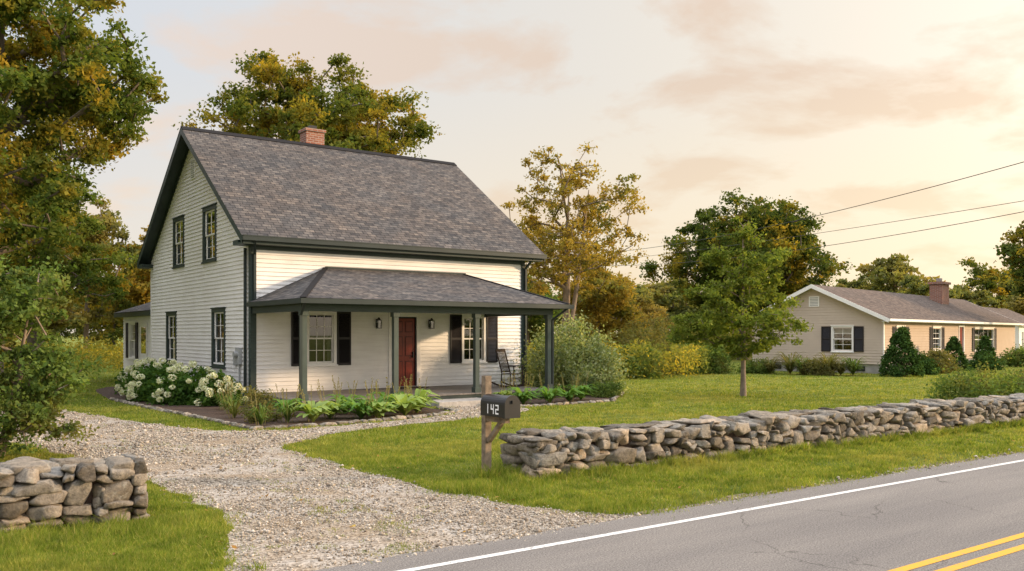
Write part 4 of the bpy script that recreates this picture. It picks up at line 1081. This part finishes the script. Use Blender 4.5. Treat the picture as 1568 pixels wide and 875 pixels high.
for i, (x, y) in enumerate([(6.9, 18.8), (7.6, 19.0), (7.0, 20.8), (7.3, 22.0), (7.6, 23.3)]):
    rosette('daylily_plant', (x, y), 40, .42, .03, M_leaf_shrub, 330 + i, 1.1, 5)

def meadow(name, poly, n, hgt, seed, size=.16, mat=M_gold_f):
    r = np.random.default_rng(seed); P = np.array(poly); lo = P.min(0); hi = P.max(0)
    X = r.uniform(lo[0], hi[0], n * 3); Y = r.uniform(lo[1], hi[1], n * 3); k = in_poly(X, Y, poly); X, Y = X[k][:n], Y[k][:n]
    hh = hgt * (.35 + 1.1 * vnoise(X, Y, .5, seed) * (.6 + .8 * vnoise(X, Y, 1.7, seed + 1))); Z = hh * r.random(len(X)) ** .6
    V = leaf_quads(np.stack([X, Y, Z], 1), size, r, .0, .4)
    link(bpy.data.objects.new(name, np_mesh(name, V.reshape(-1, 3), np.arange(len(X) * 4).reshape(-1, 4), [mat])))
meadow('goldenrod_meadow', [(23.5, 29.5), (29.5, 27), (36, 31), (46, 46), (36, 56), (22, 44)], 64000, 1.15, 3, .17)
meadow('goldenrod_meadow', [(-14, 47), (18, 52), (18, 66), (-14, 66)], 38000, 1.3, 5, .21)
meadow('field_edge_brush', [(46, 44), (78, 42), (120, 48), (120, 60), (46, 60)], 26000, 2.4, 6, .36, M_leaf_far)

r = np.random.default_rng(3); n = 900; X = r.uniform(0, 26, n); Y = r.uniform(7.2, 20, n)
V = leaf_quads(np.stack([X, Y, np.full(n, .035)], 1), .05, r, 2.0, .7); V[:, :, 2] = .02 + np.abs(V[:, :, 2] - .02)
link(bpy.data.objects.new('fallen_leaves', np_mesh('fallen_leaves', V.reshape(-1, 3), np.arange(n * 4).reshape(-1, 4), [M_fallen])))

DT = empty('distant_trees')
variants = [tree_mesh('distant_tree_mesh', h=11, z0=.8, Rr=4.6, nclump=110, nleaf=7000, leaf=.44, clump_r=.9, mats=[M_bark, M_leaf_far], seed=400 + i, trunk_r=.22, nl=12, sides=4) for i in range(4)]
variants += [tree_mesh('distant_tree_mesh', h=12, z0=.8, Rr=4.6, nclump=110, nleaf=7000, leaf=.44, clump_r=.9, mats=[M_bark, M_leaf_oak], seed=410 + i, trunk_r=.22, nl=12, sides=4) for i in range(2)]
rr = random.Random(7)
for row, (dist, hs, n) in enumerate(((88, .72, 46), (104, .86, 46), (125, .95, 46))):
    for i in range(n):
        az = R(-32 + 150 * (i + rr.uniform(-.3, .3)) / n)
        dd = dist * rr.uniform(.93, 1.08)
        x = math.cos(az) * dd; y = math.sin(az) * dd
        if az < R(26): dd += 25; x = math.cos(az) * dd; y = math.sin(az) * dd
        if y < 14: continue
        ob = bpy.data.objects.new('tree', rr.choice(variants)); ob.location = (x, y, -.3); s = hs * rr.uniform(.75, 1.2)
        ob.scale = (s * rr.uniform(.9, 1.3), s * rr.uniform(.9, 1.3), s); ob.rotation_euler[2] = rr.uniform(0, 6.28); link(ob, DT)

# ------------------------------------------------------------------ sky and sun
SUN_AZ = -34.0; SUN_EL = 15.0       # world angle from +X, degrees
sd = Vector((math.cos(R(SUN_AZ)) * math.cos(R(SUN_EL)), math.sin(R(SUN_AZ)) * math.cos(R(SUN_EL)), math.sin(R(SUN_EL))))
sun = bpy.data.lights.new('sun', 'SUN'); sun.energy = 4.8; sun.angle = R(3); sun.color = (1, .70, .42)
so = link(bpy.data.objects.new('sun', sun)); so.rotation_euler = sd.to_track_quat('Z', 'Y').to_euler(); so.location = (0, 0, 30)

world = bpy.data.worlds.new('World'); scene.world = world; world.use_nodes = True
T = world.node_tree; N = T.nodes; L = T.links; N.clear()
sky = N.new('ShaderNodeTexSky'); sky.sky_type = 'NISHITA'; sky.sun_disc = False
sky.sun_elevation = R(SUN_EL); sky.sun_rotation = R(90 - SUN_AZ); sky.dust_density = 3
tc = N.new('ShaderNodeTexCoord'); nz = N.new('ShaderNodeVectorMath'); nz.operation = 'NORMALIZE'; L.new(tc.outputs['Generated'], nz.inputs[0])
s = N.new('ShaderNodeSeparateXYZ'); L.new(nz.outputs[0], s.inputs[0])
zc = mathn(N, L, 'MAXIMUM', s.outputs[2], 0.0)
den = mathn(N, L, 'ADD', zc, .17)
cb = N.new('ShaderNodeCombineXYZ'); L.new(mathn(N, L, 'DIVIDE', s.outputs[0], den), cb.inputs[0]); L.new(mathn(N, L, 'DIVIDE', s.outputs[1], den), cb.inputs[1])
cl = noisen(N, L, cb.outputs[0], 1.7, 9, .57, .25); cm = ramp(N, [(.47, (0, 0, 0)), (.58, (1, 1, 1))]); L.new(cl.outputs['Fac'], cm.inputs[0])
wd = N.new('ShaderNodeVectorMath'); wd.operation = 'DOT_PRODUCT'; L.new(nz.outputs[0], wd.inputs[0]); wd.inputs[1].default_value = (1.0, 0, -.35)
wm_ = N.new('ShaderNodeMapRange'); L.new(wd.outputs['Value'], wm_.inputs[0]); wm_.inputs[1].default_value = .05; wm_.inputs[2].default_value = .80
clear = mixc(N, L, wm_.outputs[0], (.75, .785, .84), (.99, .88, .72))
cloud = mixc(N, L, wm_.outputs[0], (.90, .775, .70), (.84, .655, .49))
col = mixc(N, L, cm.outputs[0], clear, cloud)
hz = ramp(N, [(0, (1, 1, 1)), (.27, (0, 0, 0))]); L.new(zc, hz.inputs[0])
hzc = mixc(N, L, wm_.outputs[0], (.97, .85, .71), (1.15, .93, .61)); hf = mathn(N, L, 'MULTIPLY', hz.outputs[0], .85); col = mixc(N, L, hf, col, hzc)
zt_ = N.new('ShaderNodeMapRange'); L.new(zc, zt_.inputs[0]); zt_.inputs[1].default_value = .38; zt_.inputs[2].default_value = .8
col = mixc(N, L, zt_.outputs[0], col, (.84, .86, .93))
zz = mathn(N, L, 'SUBTRACT', zc, .38); zz = mathn(N, L, 'MAXIMUM', zz, 0.0); zb = mathn(N, L, 'MULTIPLY_ADD', zz, 4.2, 1.0)  # sky above the frame brightened to add soft fill on the walls
gd = N.new('ShaderNodeVectorMath'); gd.operation = 'DOT_PRODUCT'; L.new(nz.outputs[0], gd.inputs[0]); gd.inputs[1].default_value = tuple(sd)
gm = mathn(N, L, 'MAXIMUM', gd.outputs['Value'], 0.0); gp = mathn(N, L, 'POWER', gm, 3.0); gb = mathn(N, L, 'MULTIPLY_ADD', gp, 1.5, zb)  # broad glow towards the sun, added for more soft frontal light
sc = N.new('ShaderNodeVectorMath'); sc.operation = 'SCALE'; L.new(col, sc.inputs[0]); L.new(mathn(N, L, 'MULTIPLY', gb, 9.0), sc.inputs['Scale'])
ns = N.new('ShaderNodeVectorMath'); ns.operation = 'SCALE'; L.new(sky.outputs[0], ns.inputs[0]); ns.inputs['Scale'].default_value = .12
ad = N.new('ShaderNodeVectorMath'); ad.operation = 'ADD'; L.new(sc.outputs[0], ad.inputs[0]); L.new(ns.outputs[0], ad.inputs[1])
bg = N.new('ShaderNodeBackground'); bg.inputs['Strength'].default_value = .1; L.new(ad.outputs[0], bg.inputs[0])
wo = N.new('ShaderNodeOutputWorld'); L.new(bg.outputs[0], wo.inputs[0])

# ------------------------------------------------------------------ camera
cam = bpy.data.cameras.new('camera'); cam.sensor_width = 36; cam.lens = 36 * 1355 / 1568; cam.shift_y = .0475; cam.clip_end = 3000
co = link(bpy.data.objects.new('camera', cam)); co.location = (0, 0, 2.0); co.rotation_euler = (R(90), 0, R(-36)); scene.camera = co
scene.view_settings.view_transform = 'Standard'; scene.view_settings.look = 'None'; scene.view_settings.exposure = 0
